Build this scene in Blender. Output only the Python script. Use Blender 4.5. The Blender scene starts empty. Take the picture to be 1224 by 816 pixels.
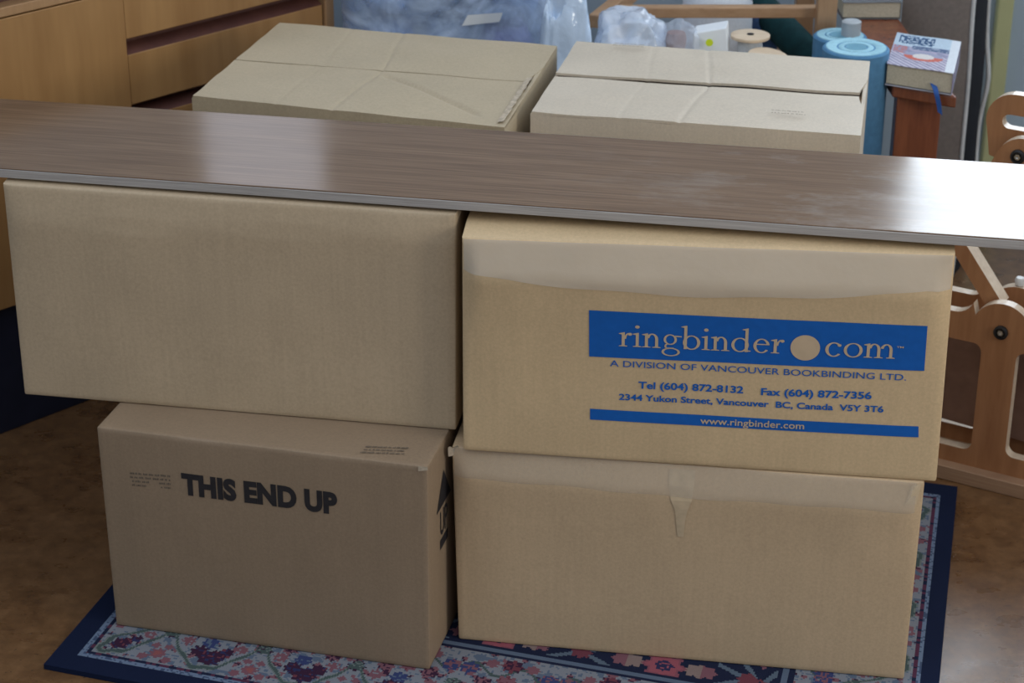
import bpy, bmesh, math, random
from mathutils import Vector, noise
from mathutils.geometry import tessellate_polygon
random.seed(7)
sc = bpy.context.scene
COL = sc.collection
PI = math.pi

# ------------------------------------------------------------------ camera
F_PX, PITCH, CAM_H = 2450.0, 0.443874, 1.5681
cd = bpy.data.cameras.new('camera')
cam = bpy.data.objects.new('camera', cd)
COL.objects.link(cam)
cam.location = (0, 0, CAM_H)
cam.rotation_euler = (PI/2 - PITCH, 0, 0)
cd.sensor_width = 36.0
cd.lens = F_PX/1224*36.0
cd.clip_end = 60
cd.dof.use_dof = True
cd.dof.focus_distance = 2.55
cd.dof.aperture_fstop = 9.0
sc.camera = cam

# ------------------------------------------------------------------ light
EXPOSURE = 0.0
WORLD = 0.44
W1_POWER, W2_POWER, W3_POWER = 46.0, 1.05, 58.0
vs = sc.view_settings
vs.view_transform = 'Standard'
vs.look = 'None'
vs.gamma = 1
vs.use_curve_mapping = False
vs.exposure = EXPOSURE
w = bpy.data.worlds.new('world')
sc.world = w
w.use_nodes = True
bg = w.node_tree.nodes['Background']
# soft room light: paler and cooler from above (white ceiling), dimmer and warmer from the sides
wn = w.node_tree
wtc = wn.nodes.new('ShaderNodeTexCoord'); wsx = wn.nodes.new('ShaderNodeSeparateXYZ'); wr = wn.nodes.new('ShaderNodeValToRGB')
wn.links.new(wtc.outputs['Generated'], wsx.inputs[0]); wn.links.new(wsx.outputs[2], wr.inputs[0]); wn.links.new(wr.outputs[0], bg.inputs[0])
wr.color_ramp.elements[0].position = 0.0; wr.color_ramp.elements[0].color = (0.25, 0.23, 0.20, 1)
wr.color_ramp.elements[1].position = 0.8; wr.color_ramp.elements[1].color = (2.35, 2.6, 3.0, 1)
bg.inputs[1].default_value = WORLD

# window openings: (x0, x1, z0, z1) in the back wall at y = BACK_Y, and (y0, y1, z0, z1) in the right wall
BACK_Y, RIGHT_X = 4.0, 2.4
WIN1 = (0.80, 2.15, 0.82, 2.1)
WIN2 = (-0.68, -0.36, 0.78, 1.8)
WIN3 = (0.2, 1.5, 0.9, 2.1)
def area(name, loc, rot, sx, sy, power, color):
    l = bpy.data.lights.new(name, 'AREA')
    l.shape = 'RECTANGLE'
    l.size, l.size_y, l.energy, l.color = sx, sy, power, color
    o = bpy.data.objects.new(name, l)
    COL.objects.link(o)
    o.location, o.rotation_euler = loc, rot
    return o
area('daylight', ((WIN1[0]+WIN1[1])/2, BACK_Y+0.2, (WIN1[2]+WIN1[3])/2), (-PI/2, 0, 0), WIN1[1]-WIN1[0]+.1, WIN1[3]-WIN1[2]+.1, W1_POWER, (0.80, 0.90, 1.0))
area('daylight', ((WIN2[0]+WIN2[1])/2, BACK_Y+0.2, (WIN2[2]+WIN2[3])/2), (-PI/2, 0, 0), WIN2[1]-WIN2[0]+.05, WIN2[3]-WIN2[2]+.05, W2_POWER, (0.80, 0.85, 1.0))
area('daylight', (RIGHT_X+0.2, (WIN3[0]+WIN3[1])/2, (WIN3[2]+WIN3[3])/2), (PI/2, 0, PI/2), WIN3[1]-WIN3[0]+.1, WIN3[3]-WIN3[2]+.1, W3_POWER, (1.0, 0.95, 0.86))

# ------------------------------------------------------------------ survey maths (photo pixels -> points in the room)
CP, SP = math.cos(PITCH), math.sin(PITCH)
def ray(u, v):
    a, b = (u-612)/F_PX, (v-408)/F_PX
    return Vector((a, CP - b*SP, -SP - b*CP))
EYE = Vector((0, 0, CAM_H))
def at_z(u, v, z):
    d = ray(u, v); return EYE + d*((z-CAM_H)/d.z)
def at_y(u, v, y):
    d = ray(u, v); return EYE + d*(y/d.y)
def on_plane(u, v, p0, az):
    """-> (distance along azimuth az from p0, height) on a vertical plane"""
    d = Vector((math.cos(az), math.sin(az), 0)); n = Vector((-d.y, d.x, 0))
    k = ray(u, v); t = (p0[0]*n.x + p0[1]*n.y)/(k.x*n.x + k.y*n.y)
    P = EYE + k*t
    return (P.x-p0[0])*d.x + (P.y-p0[1])*d.y, P.z

# ------------------------------------------------------------------ materials
def mat(name):
    m = bpy.data.materials.new(name); m.use_nodes = True
    nt = m.node_tree; nt.nodes.clear()
    out = nt.nodes.new('ShaderNodeOutputMaterial')
    b = nt.nodes.new('ShaderNodeBsdfPrincipled')
    nt.links.new(b.outputs[0], out.inputs[0])
    return m, nt, b, out
def N(nt, t, **kw):
    n = nt.nodes.new(t)
    for k, v in kw.items(): setattr(n, k, v)
    return n
def ramp(nt, fac, stops):
    r = N(nt, 'ShaderNodeValToRGB')
    el = r.color_ramp.elements
    while len(el) < len(stops): el.new(0.5)
    for e, (p, c) in zip(el, stops):
        e.position = p; e.color = (*c, 1)
    nt.links.new(fac, r.inputs[0])
    return r.outputs[0]
def coords(nt, scale=(1, 1, 1), rot=(0, 0, 0)):
    tc = N(nt, 'ShaderNodeTexCoord'); mp = N(nt, 'ShaderNodeMapping')
    mp.inputs['Scale'].default_value = scale; mp.inputs['Rotation'].default_value = rot
    nt.links.new(tc.outputs['Object'], mp.inputs[0])
    return mp.outputs[0]
def noise_tex(nt, vec, scale, detail=3, rough=.55):
    n = N(nt, 'ShaderNodeTexNoise')
    n.inputs['Scale'].default_value = scale; n.inputs['Detail'].default_value = detail; n.inputs['Roughness'].default_value = rough
    nt.links.new(vec, n.inputs['Vector'])
    return n.outputs['Fac']
def bump(nt, b, h, strength, dist=.001):
    n = N(nt, 'ShaderNodeBump'); n.inputs['Strength'].default_value = strength; n.inputs['Distance'].default_value = dist
    nt.links.new(h, n.inputs['Height']); nt.links.new(n.outputs[0], b.inputs['Normal'])
def mixc(nt, fac, a, b_, mode='MIX'):
    n = N(nt, 'ShaderNodeMix', data_type='RGBA', blend_type=mode)
    if isinstance(fac, float): n.inputs[0].default_value = fac
    else: nt.links.new(fac, n.inputs[0])
    for s, x in ((6, a), (7, b_)):
        if isinstance(x, tuple): n.inputs[s].default_value = (*x, 1)
        else: nt.links.new(x, n.inputs[s])
    return n.outputs[2]
def plain(name, c, rough=.6, spec=.4, var=.12, scale=25, metallic=0, bmp=0):
    m, nt, b, o = mat(name)
    v = noise_tex(nt, coords(nt), scale)
    lo = tuple(x*(1-var) for x in c); hi = tuple(min(1, x*(1+var)) for x in c)
    nt.links.new(ramp(nt, v, [(.3, lo), (.7, hi)]), b.inputs['Base Color'])
    b.inputs['Roughness'].default_value = rough
    b.inputs['Specular IOR Level'].default_value = spec
    b.inputs['Metallic'].default_value = metallic
    if bmp: bump(nt, b, v, bmp)
    return m
def kraft(name, c):
    m, nt, b, o = mat(name)
    fib = noise_tex(nt, coords(nt, (1, 1, 1)), 260, 4, .7)
    flute = noise_tex(nt, coords(nt, (190, 190, 2.2)), 1.0, 2)
    blot = noise_tex(nt, coords(nt), 7, 4, .6)
    base = ramp(nt, blot, [(.3, tuple(x*.9 for x in c)), (.7, tuple(x*1.08 for x in c))])
    col = mixc(nt, .35, base, ramp(nt, fib, [(.3, tuple(x*.72 for x in c)), (.7, tuple(x*1.25 for x in c))]))
    col = mixc(nt, .09, col, ramp(nt, flute, [(.35, tuple(x*.78 for x in c)), (.65, tuple(x*1.2 for x in c))]))
    nt.links.new(col, b.inputs['Base Color'])
    b.inputs['Roughness'].default_value = .55
    b.inputs['Specular IOR Level'].default_value = .35
    bump(nt, b, flute, .10, .001)
    return m
def wood(name, c, dark, scale=(30, 30, 2.5), rough=.4, rot=(0, 0, 0), spec=.5):
    m, nt, b, o = mat(name)
    g = noise_tex(nt, coords(nt, scale, rot), 1.0, 5, .65)
    g2 = noise_tex(nt, coords(nt, tuple(s*4 for s in scale), rot), 1.0, 2)
    col = ramp(nt, g, [(.3, dark), (.7, c)])
    col = mixc(nt, .25, col, ramp(nt, g2, [(.35, dark), (.65, c)]))
    nt.links.new(col, b.inputs['Base Color'])
    b.inputs['Roughness'].default_value = rough
    b.inputs['Specular IOR Level'].default_value = spec
    bump(nt, b, g2, .08)
    return m
def vcol_mat(name, rough=.9, spec=.2, bmp=0, bscale=600):
    m, nt, b, o = mat(name)
    a = N(nt, 'ShaderNodeVertexColor', layer_name='pattern')
    nz = noise_tex(nt, coords(nt), bscale, 2)
    col = mixc(nt, .35, a.outputs[0], mixc(nt, 1.0, a.outputs[0], ramp(nt, nz, [(.3, (.55, .55, .55)), (.7, (1, 1, 1))]), 'MULTIPLY'))
    nt.links.new(col, b.inputs['Base Color'])
    b.inputs['Roughness'].default_value = rough
    b.inputs['Specular IOR Level'].default_value = spec
    if bmp: bump(nt, b, nz, bmp, .002)
    return m
def film(name, tint, clear=.5, rough=.15, bscale=40, bstr=.3, see=None, smear=0):
    """thin clear plastic: part see-through, part glossy milky sheet"""
    m, nt, b, out = mat(name)
    v = noise_tex(nt, coords(nt), bscale, 4)
    b.inputs['Base Color'].default_value = (*tint, 1)
    b.inputs['Roughness'].default_value = rough
    b.inputs['Specular IOR Level'].default_value = .9
    bump(nt, b, v, bstr, .008)
    t = N(nt, 'ShaderNodeBsdfTransparent'); t.inputs[0].default_value = (*(see or [min(1, .6+.4*x) for x in tint]), 1)
    mx = N(nt, 'ShaderNodeMixShader'); mx.inputs[0].default_value = clear
    if smear:
        wv = N(nt, 'ShaderNodeTexNoise'); wv.inputs['Scale'].default_value = 7; wv.inputs['Detail'].default_value = 5; wv.inputs['Distortion'].default_value = 2.2
        nt.links.new(coords(nt, (1, 1, 1.5)), wv.inputs['Vector'])
        nt.links.new(ramp(nt, wv.outputs['Fac'], [(.32, (clear-smear,)*3), (.68, (clear+smear,)*3)]), mx.inputs[0])
    nt.links.new(b.outputs[0], mx.inputs[1]); nt.links.new(t.outputs[0], mx.inputs[2]); nt.links.new(mx.outputs[0], out.inputs[0])
    return m

K_UR = kraft('kraft_warm', (.58, .425, .245))
K_LR = kraft('kraft_golden', (.51, .37, .225))
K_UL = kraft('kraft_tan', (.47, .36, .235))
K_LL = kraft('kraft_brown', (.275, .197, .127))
K_KL = kraft('kraft_sand', (.44, .355, .235))
K_KR = kraft('kraft_pale', (.55, .47, .365))
K_IN = plain('kraft_inside', (.30, .20, .12), .8, .2)
K_EDGE = plain('torn_kraft', (.46, .38, .28), .85, .2, .2, 200)
K_PRINT = plain('bare_kraft_lettering', (.54, .41, .27), .6, .3, .05, 60)
BLUE = plain('blue_ink', (.004, .102, .40), .5, .35, .06, 90)
INK = plain('black_ink', (.022, .020, .022), .55, .3, .15, 90)
GREYINK = plain('faded_grey_ink', (.13, .105, .08), .6, .3, .3, 300)
TAPE = plain('tape_residue', (.52, .40, .255), .5, .5, .14, 60)
NAVYDARK = plain('navy_plinth', (.012, .014, .03), .6, .3)
HONEY = wood('honey_veneer', (.42, .23, .085), (.30, .15, .05), (9, 9, 1.0), .42)
HONEY_L = wood('honey_edge', (.46, .27, .13), (.36, .2, .09), (20, 20, 2), .45)
SLOT = wood('recess_wood', (.13, .05, .035), (.08, .03, .024), (10, 10, 3), .5)
BIRCH = wood('birch_ply', (.38, .185, .085), (.27, .12, .052), (26, 26, 3), .35)
BIRCH_L = wood('lit_pale_ply', (.66, .55, .42), (.5, .38, .27), (30, 30, 30), .3)  # raw ply tone, with the window light on the edges put into the colour
BEECH = wood('beech_bar', (.46, .28, .15), (.34, .19, .095), (14, 40, 40), .42)
MAHOG = wood('mahogany_stain', (.26, .085, .038), (.15, .045, .022), (40, 40, 4), .25)
BLACK = plain('black_cloth', (.010, .010, .013), .8, .2)
BOLT = plain('black_steel', (.03, .03, .032), .35, .5, .1, 50, .6)
STEEL = plain('steel', (.5, .5, .5), .3, .5, .1, 50, 1)
TAUPE = plain('taupe_canvas', (.23, .195, .17), .85, .2, .1, 120)
PIPING = plain('pale_piping', (.62, .62, .60), .5, .4)
WHITE = plain('white_card', (.75, .77, .78), .55, .4, .03)
YELLOW = plain('yellow_green_sticker', (.66, .78, .03), .5, .3, .03)
THREAD = plain('white_thread', (.62, .65, .68), .7, .3, .08, 300, 0, .3)
FLANGE = wood('pale_spool_wood', (.72, .58, .42), (.6, .45, .3), (8, 30, 30), .5)
FOAM = plain('blue_foam', (.085, .22, .37), .8, .25, .1, 90, 0, .2)
FOAM_T = plain('pale_foam_end', (.30, .52, .60), .8, .25, .1, 120)
GREYPIPE = plain('grey_tube_card', (.40, .43, .45), .6, .3)
TEAL = plain('dark_teal_cloth', (.006, .032, .036), .9, .2, .2, 60)
DENIM = plain('blue_denim', (.05, .10, .22), .9, .2, .3, 120)
YARNS = [plain('blue_yarn', (.13, .26, .52), .5, .3, .25, 60, 0, .6), plain('pale_blue_yarn', (.36, .52, .78), .5, .3, .2, 60, 0, .6),
         plain('violet_yarn', (.22, .18, .50), .5, .3, .25, 60, 0, .6), plain('slate_yarn', (.17, .29, .46), .5, .3, .25, 60, 0, .6)]
PAGES = plain('book_pages', (.50, .45, .34), .8, .2, .1, 300)
RIBBON = plain('blue_ribbon', (.02, .09, .33), .6, .4)
CLEAR = film('clear_tub_plastic', (.62, .76, .98), .45, .12, 18, .9, None, .35)
BAG_B = film('blue_white_bag', (.68, .82, .99), .25, .10, 22, .7)
BAG_W = film('clear_white_bag', (.78, .86, .97), .42, .07, 26, .9)
WALLM = plain('grey_blue_paint', (.40, .48, .54), .8, .2, .03, 6)
TRIMM = plain('yellow_green_paint', (.50, .50, .26), .6, .3, .05, 6)
WHITEP = plain('white_window_paint', (.7, .7, .68), .5, .4, .03, 6)

# glass for the windows
def glass_mat():
    m, nt, b, out = mat('window_glass')
    b.inputs['Base Color'].default_value = (.9, .95, .95, 1); b.inputs['Roughness'].default_value = .02
    t = N(nt, 'ShaderNodeBsdfTransparent'); mx = N(nt, 'ShaderNodeMixShader'); mx.inputs[0].default_value = .93
    nt.links.new(b.outputs[0], mx.inputs[1]); nt.links.new(t.outputs[0], mx.inputs[2]); nt.links.new(mx.outputs[0], out.inputs[0])
    return m
GLASS = glass_mat()

# cork floor, varnished
def cork_mat():
    m, nt, b, o = mat('varnished_cork')
    a = noise_tex(nt, coords(nt), 42, 5, .7)
    c2 = noise_tex(nt, coords(nt, (1, 1.6, 1)), 11, 4, .6)
    v = N(nt, 'ShaderNodeTexVoronoi'); v.inputs['Scale'].default_value = 60
    nt.links.new(coords(nt, (1, 1.8, 1)), v.inputs['Vector'])
    col = ramp(nt, a, [(.30, (.05, .022, .009)), (.5, (.135, .065, .025)), (.72, (.235, .125, .055))])
    col = mixc(nt, .45, col, ramp(nt, c2, [(.3, (.085, .039, .015)), (.7, (.19, .10, .042))]))
    fl = noise_tex(nt, coords(nt, (1, 1.6, 1)), 150, 2, .5)
    col = mixc(nt, ramp(nt, fl, [(.68, (0, 0, 0)), (.73, (1, 1, 1))]), col, (.035, .018, .01))
    b.inputs['Coat Weight'].default_value = .6; b.inputs['Coat Roughness'].default_value = .27
    nt.links.new(col, b.inputs['Base Color'])
    nt.links.new(ramp(nt, c2, [(.3, (.22,)*3), (.7, (.40,)*3)]), b.inputs['Roughness'])
    bump(nt, b, a, .12, .002)
    return m
CORK = cork_mat()

BOARD_YAW = -0.1731
def board_mat():
    m, nt, b, o = mat('brown_laminate')
    rot = (0, 0, 0)
    g = noise_tex(nt, coords(nt, (3, 60, 60), rot), 1.0, 4, .65)
    g2 = noise_tex(nt, coords(nt, (9, 240, 240), rot), 1.0, 2)
    blot = noise_tex(nt, coords(nt, (3, 6, 6), rot), 1.0, 3)
    col = ramp(nt, g, [(.3, (.135, .078, .042)), (.7, (.205, .125, .070))])
    col = mixc(nt, .3, col, ramp(nt, g2, [(.35, (.11, .062, .034)), (.65, (.245, .152, .09))]))
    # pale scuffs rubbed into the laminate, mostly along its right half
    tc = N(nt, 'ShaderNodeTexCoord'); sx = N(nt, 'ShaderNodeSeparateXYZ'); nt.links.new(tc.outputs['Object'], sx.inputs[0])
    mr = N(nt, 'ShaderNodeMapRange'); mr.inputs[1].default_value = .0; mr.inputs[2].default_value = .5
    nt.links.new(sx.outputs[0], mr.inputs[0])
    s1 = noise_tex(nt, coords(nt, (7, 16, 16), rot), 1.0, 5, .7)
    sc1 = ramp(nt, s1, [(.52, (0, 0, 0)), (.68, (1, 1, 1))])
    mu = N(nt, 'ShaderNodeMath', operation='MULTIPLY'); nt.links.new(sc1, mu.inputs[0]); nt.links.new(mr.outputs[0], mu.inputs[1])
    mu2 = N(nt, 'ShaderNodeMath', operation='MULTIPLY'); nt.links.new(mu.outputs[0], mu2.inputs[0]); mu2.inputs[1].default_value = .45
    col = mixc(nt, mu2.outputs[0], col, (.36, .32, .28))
    nt.links.new(col, b.inputs['Base Color'])
    nt.links.new(ramp(nt, blot, [(.3, (.12,)*3), (.7, (.19,)*3)]), b.inputs['Roughness'])
    b.inputs['Specular IOR Level'].default_value = .5
    bump(nt, b, g2, .05, .0006)
    return m
BOARD = board_mat()
PLY = wood('raw_ply_edge', (.46, .43, .40), (.28, .255, .235), (6, 60, 420), .7)

# ------------------------------------------------------------------ geometry helpers
class MB:
    def __init__(self): self.v = []; self.f = []; self.c = None
    def add(self, vs, fs):
        o = len(self.v); self.v += [Vector(p) for p in vs]; self.f += [tuple(i+o for i in f) for f in fs]
    def box(self, c, s, ax=None):
        c = Vector(c); ax = ax or (Vector((1, 0, 0)), Vector((0, 1, 0)), Vector((0, 0, 1)))
        P = [c + ax[0]*(i*s[0]/2) + ax[1]*(j*s[1]/2) + ax[2]*(k*s[2]/2) for k in (-1, 1) for j in (-1, 1) for i in (-1, 1)]
        self.add(P, [(0, 2, 3, 1), (4, 5, 7, 6), (0, 1, 5, 4), (2, 6, 7, 3), (0, 4, 6, 2), (1, 3, 7, 5)])
    def bar(self, a, b, wdt, thk, up=Vector((0, 0, 1))):
        a, b = Vector(a), Vector(b); d = (b-a); L = d.length; d.normalize()
        s = d.cross(up).normalized(); u = s.cross(d).normalized()
        self.box((a+b)/2, (L, wdt, thk), (d, s, u))
    def lathe(self, prof, n=40, c=(0, 0, 0), ax=(Vector((1, 0, 0)), Vector((0, 1, 0)), Vector((0, 0, 1))), cap=True):
        c = Vector(c); o = []
        for r, z in prof:
            o += [c + ax[0]*(r*math.cos(2*PI*i/n)) + ax[1]*(r*math.sin(2*PI*i/n)) + ax[2]*z for i in range(n)]
        fs = []
        for k in range(len(prof)-1):
            for i in range(n):
                j = (i+1) % n; fs.append((k*n+i, k*n+j, (k+1)*n+j, (k+1)*n+i))
        if cap: fs += [tuple(range(n-1, -1, -1)), tuple((len(prof)-1)*n+i for i in range(n))]
        self.add(o, fs)
    def tube(self, pts, r, n=10):
        pts = [Vector(p) for p in pts]; o = []; m = len(pts)
        for k, p in enumerate(pts):
            d = (pts[min(k+1, m-1)] - pts[max(k-1, 0)]).normalized()
            a = d.cross(Vector((0.3, 1, .2))).normalized(); b = d.cross(a)
            o += [p + a*(r*math.cos(2*PI*i/n)) + b*(r*math.sin(2*PI*i/n)) for i in range(n)]
        fs = [(k*n+i, k*n+(i+1) % n, (k+1)*n+(i+1) % n, (k+1)*n+i) for k in range(m-1) for i in range(n)]
        fs += [tuple(range(n-1, -1, -1)), tuple((m-1)*n+i for i in range(n))]
        self.add(o, fs)
    def grid(self, fn, nu, nv):
        o = len(self.v)
        self.v += [Vector(fn(i/nu, j/nv)) for j in range(nv+1) for i in range(nu+1)]
        self.f += [(o+j*(nu+1)+i, o+j*(nu+1)+i+1, o+(j+1)*(nu+1)+i+1, o+(j+1)*(nu+1)+i) for j in range(nv) for i in range(nu)]
    def build(self, name, m, parent=None, smooth=False, bevel=0, seg=2, weld=False, fixn=True, origin=None):
        off = world_of(parent) if parent else (Vector(origin) if origin is not None else Vector((0, 0, 0)))
        me = bpy.data.meshes.new(name)
        me.from_pydata([tuple(to_local(parent, p, off)) for p in self.v], [], self.f)
        if weld or bevel or fixn:
            bm = bmesh.new(); bm.from_mesh(me)
            if weld: bmesh.ops.remove_doubles(bm, verts=bm.verts, dist=2e-4)
            if fixn: bmesh.ops.recalc_face_normals(bm, faces=bm.faces)
            if bevel:
                es = [e for e in bm.edges if len(e.link_faces) == 2 and e.calc_face_angle(0) > .7]
                bmesh.ops.bevel(bm, geom=es, offset=bevel, segments=seg, affect='EDGES', profile=.5, clamp_overlap=True)
            bm.to_mesh(me); bm.free()
        if smooth:
            for p in me.polygons: p.use_smooth = True
            try: me.set_sharp_from_angle(angle=math.radians(40))
            except Exception: pass
        me.materials.append(m)
        o = bpy.data.objects.new(name, me); COL.objects.link(o)
        if parent: o.parent = parent
        else: o.location = off
        return o
def world_of(o):
    p = Vector((0, 0, 0))
    while o: p += o.location; o = o.parent
    return p
def to_local(parent, p, off):
    r = parent
    while r is not None and r.parent is not None: r = r.parent
    a = -r.rotation_euler.z if r is not None else 0
    q = p-off
    return Vector((q.x*math.cos(a)-q.y*math.sin(a), q.x*math.sin(a)+q.y*math.cos(a), q.z)) if a else q
def tag(o, label, cat, group=None):
    o['label'] = label; o['category'] = cat
    if group: o['group'] = group
    return o
def thing(name, loc, label, cat, group=None):
    o = bpy.data.objects.new(name, None); o.empty_display_size = .05
    COL.objects.link(o); o.location = loc
    return tag(o, label, cat, group)
def struct(o):
    o['kind'] = 'structure'; return o
def smoothstep(a, b, x):
    t = max(0, min(1, (x-a)/(b-a))); return t*t*(3-2*t)

# ------------------------------------------------------------------ room shell
FLOOR_Z = -0.008
mb = MB(); mb.box((0.35, 1.3, FLOOR_Z-.05), (5.2, 5.6, .1)); struct(mb.build('floor', CORK))
def wall_with_holes(name, along, a0, a1, z0, z1, holes, place, thick=.12):
    """holes: (a, b, zlo, zhi) sorted along the wall; place(a, t, z) -> point"""
    m_ = MB()
    def slab(p, q, zl, zh):
        if q-p < 1e-4 or zh-zl < 1e-4: return
        P = [place(x, t, z) for z in (zl, zh) for t in (0, thick) for x in (p, q)]
        m_.add(P, [(0, 2, 3, 1), (4, 5, 7, 6), (0, 1, 5, 4), (2, 6, 7, 3), (0, 4, 6, 2), (1, 3, 7, 5)])
    x = a0
    for (p, q, zl, zh) in holes:
        slab(x, p, z0, z1); slab(p, q, z0, zl); slab(p, q, zh, z1); x = q
    slab(x, a1, z0, z1)
    return struct(m_.build(name, WALLM))
wall_with_holes('wall_back', 'x', -2.22, RIGHT_X, FLOOR_Z, 2.5, [WIN2, WIN1], lambda a, t, z: (a, BACK_Y+t, z))
wall_with_holes('wall_right', 'y', -1.4, BACK_Y, FLOOR_Z, 2.5, [WIN3], lambda a, t, z: (RIGHT_X+t, a, z))
wall_with_holes('wall_left', 'y', -1.4, BACK_Y, FLOOR_Z, 2.5, [], lambda a, t, z: (-2.1-t, a, z))
def window(name, win, place):
    a0, a1, z0, z1 = win; r = struct(bpy.data.objects.new(name, None)); COL.objects.link(r)
    r.location = place((a0+a1)/2, .06, z0)
    fr = MB()
    def bx(p, q, zl, zh, t0=.03, t1=.09):
        P = [place(x, t, z) for z in (zl, zh) for t in (t0, t1) for x in (p, q)]
        fr.add(P, [(0, 2, 3, 1), (4, 5, 7, 6), (0, 1, 5, 4), (2, 6, 7, 3), (0, 4, 6, 2), (1, 3, 7, 5)])
    w_ = .035
    bx(a0, a0+w_, z0, z1); bx(a1-w_, a1, z0, z1); bx(a0+w_, a1-w_, z0, z0+w_); bx(a0+w_, a1-w_, z1-w_, z1)
    if a1-a0 > .8: bx((a0+a1)/2-.02, (a0+a1)/2+.02, z0+w_, z1-w_)
    fr.build('window_frame', WHITEP, r, bevel=.003)
    g = MB(); P = [place(x, .06, z) for z in (z0+w_, z1-w_) for x in (a0+w_, a1-w_)]
    g.add(P, [(0, 1, 3, 2)]); g.build('window_pane', GLASS, r, fixn=False)
window('window_1', WIN1, lambda a, t, z: Vector((a, BACK_Y+t, z)))
window('window_2', WIN2, lambda a, t, z: Vector((a, BACK_Y+t, z)))
window('window_3', WIN3, lambda a, t, z: Vector((RIGHT_X+t, a, z)))
x0, x1 = at_y(1187, 60, BACK_Y-.02).x, at_y(1206, 60, BACK_Y-.02).x
mb = MB(); mb.box(((x0+x1)/2, BACK_Y-.0125, .405), (x1-x0, .025, .826)); struct(mb.build('trim_1', TRIMM, bevel=.004))

# ------------------------------------------------------------------ rug
RC = [Vector((-.627, 2.292, 0)), Vector((.49, 1.945, 0)), Vector((.691, 2.774, 0)), Vector((-.40, 3.085, 0))]
RW, RD = 1.165, .835
def hsh(*a):
    x = math.sin(sum(v*k for v, k in zip(a, (12.9898, 78.233, 37.719))))*43758.5453
    return x-math.floor(x)
NAVY, NAVY2 = (.009, .015, .042), (.013, .018, .045)
CREAM, PALEBL = (.215, .23, .26), (.105, .14, .20)
PINK, RED, MAROON, GREEN, TAN = (.20, .088, .11), (.155, .045, .062), (.045, .018, .042), (.065, .095, .092), (.24, .175, .16)
def rosette(dx, dy, R):
    r = math.hypot(dx, dy); a = math.atan2(dy, dx)
    return r/(R*(1+.14*math.cos(8*a)))
def band_pattern(t, e):
    """t along the border, e distance in from its outer line (0..0.155)"""
    P = .135; k = math.floor(t/P); x = t-(k+.5)*P; ax = abs(x)
    # green garland in swags, a dark cluster in each, small flowers between them
    wv = .003*math.sin(t*190)
    d = abs(e-.008-.078*(ax/.0675)**1.8-wv)
    if d < .0055 and e < .088: return GREEN if d < .0035 else (.16, .19, .18)
    fleck = hsh(math.floor(t*290), math.floor(e*290))
    q = min(rosette(x-.006, e-.034, .017), rosette(x+.014, e-.046, .012), rosette(x-.022, e-.050, .011))
    if q < 1: return MAROON if fleck < .75 else ((.03, .035, .10) if fleck < .9 else RED)
    if rosette(ax-.038, e-.064, .010) < 1: return PINK if fleck > .2 else CREAM
    if rosette(x+.006, e-.066, .012) < 1: return (.04, .055, .15) if fleck < .8 else PALEBL
    if rosette(ax-.0675, e-.024, .011) < 1: return PINK if rosette(ax-.0675, e-.024, .011) > .5 else (.27, .09, .09)
    if rosette(ax-.050, e-.012, .007) < 1 or rosette(ax-.058, e-.042, .006) < 1: return PINK
    if rosette(ax-.0675, e-.075, .011) < 1: return GREEN if fleck < .7 else MAROON
    if rosette(ax-.030, e-.088, .012) < 1: return MAROON if fleck < .5 else PINK
    if rosette(x, e-.098, .013) < 1: return PINK if fleck < .7 else RED
    if rosette(ax-.055, e-.115, .014) < 1: return (.04, .055, .15) if fleck < .6 else PINK
    if rosette(x, e-.134, .014) < 1: return RED if fleck < .6 else MAROON
    if rosette(ax-.028, e-.134, .009) < 1: return PINK
    if abs(e-.118-.012*math.sin(t*2*PI/P*2)) < .003: return GREEN
    if noise.noise((t*75, e*75, 3)) > .34: return PINK if fleck > .35 else MAROON
    if noise.noise((t*60, e*60, 9)) > .30: return PALEBL
    return CREAM if fleck > .16 else PALEBL
_fd = (RC[1]-RC[0]).normalized(); _fn = Vector((-_fd.y, _fd.x, 0))
_ra, _rb = at_z(604, 771, 0)-RC[0], at_z(803, 799, 0)-RC[0]
ROS_P, ROS_0 = (_rb-_ra).dot(_fd), _ra.dot(_fd)*RW/(RC[1]-RC[0]).length
ROS_E = max(.02, (_ra.dot(_fn)+_rb.dot(_fn))/2-.221)
def field_pattern(t, e):
    P = ROS_P; k = math.floor((t-ROS_0)/P+.5); x = t-ROS_0-k*P; ax = abs(x)
    c = ROS_E
    r = rosette(x, e-c, .027)
    if r < 1: return (.03, .03, .08) if r < .45 and hsh(math.floor(x*250), math.floor(e*250)) < .7 else ((.22, .075, .10) if r > .82 else (.30, .085, .11))
    if rosette((ax-.050)*.65, e-c, .014) < 1: return TAN if ax < .052 else PINK
    if rosette(ax-ROS_P/2, e-c, .014) < 1: return RED
    if abs((e-c)-(ax-ROS_P/2)*.55) < .0045 and .07 < ax < .17: return (.10, .135, .18)
    if abs((e-c)+(ax-ROS_P/2)*.55) < .0045 and .07 < ax < .17: return (.10, .135, .18)
    if e > .10:
        if rosette((x*7) % .2-.1, (e*3) % .12-.06, .03) < 1: return PINK
        if abs(((x+e)*8) % .4-.2) < .03: return GREEN
    return NAVY2
def rug_color(u, v):
    x, y = u*RW, v*RD
    ex, ey = min(x, RW-x+.010), min(y, RD-y)
    e = min(ex, ey); t = x if ey < ex else y
    if e < .034: return NAVY
    if e < .041: return (.15, .20, .29) if hsh(math.floor(t*300), math.floor(e*300)) > .3 else (.06, .085, .15)
    if e < .046: return (.09, .03, .06) if hsh(math.floor(t*200), 3) > .4 else NAVY2
    if e < .20: return band_pattern(t, e-.046)
    if e < .207: return NAVY2
    if e < .215: return PALEBL
    if e < .221: return NAVY2
    return field_pattern(t, e-.221)
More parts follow.
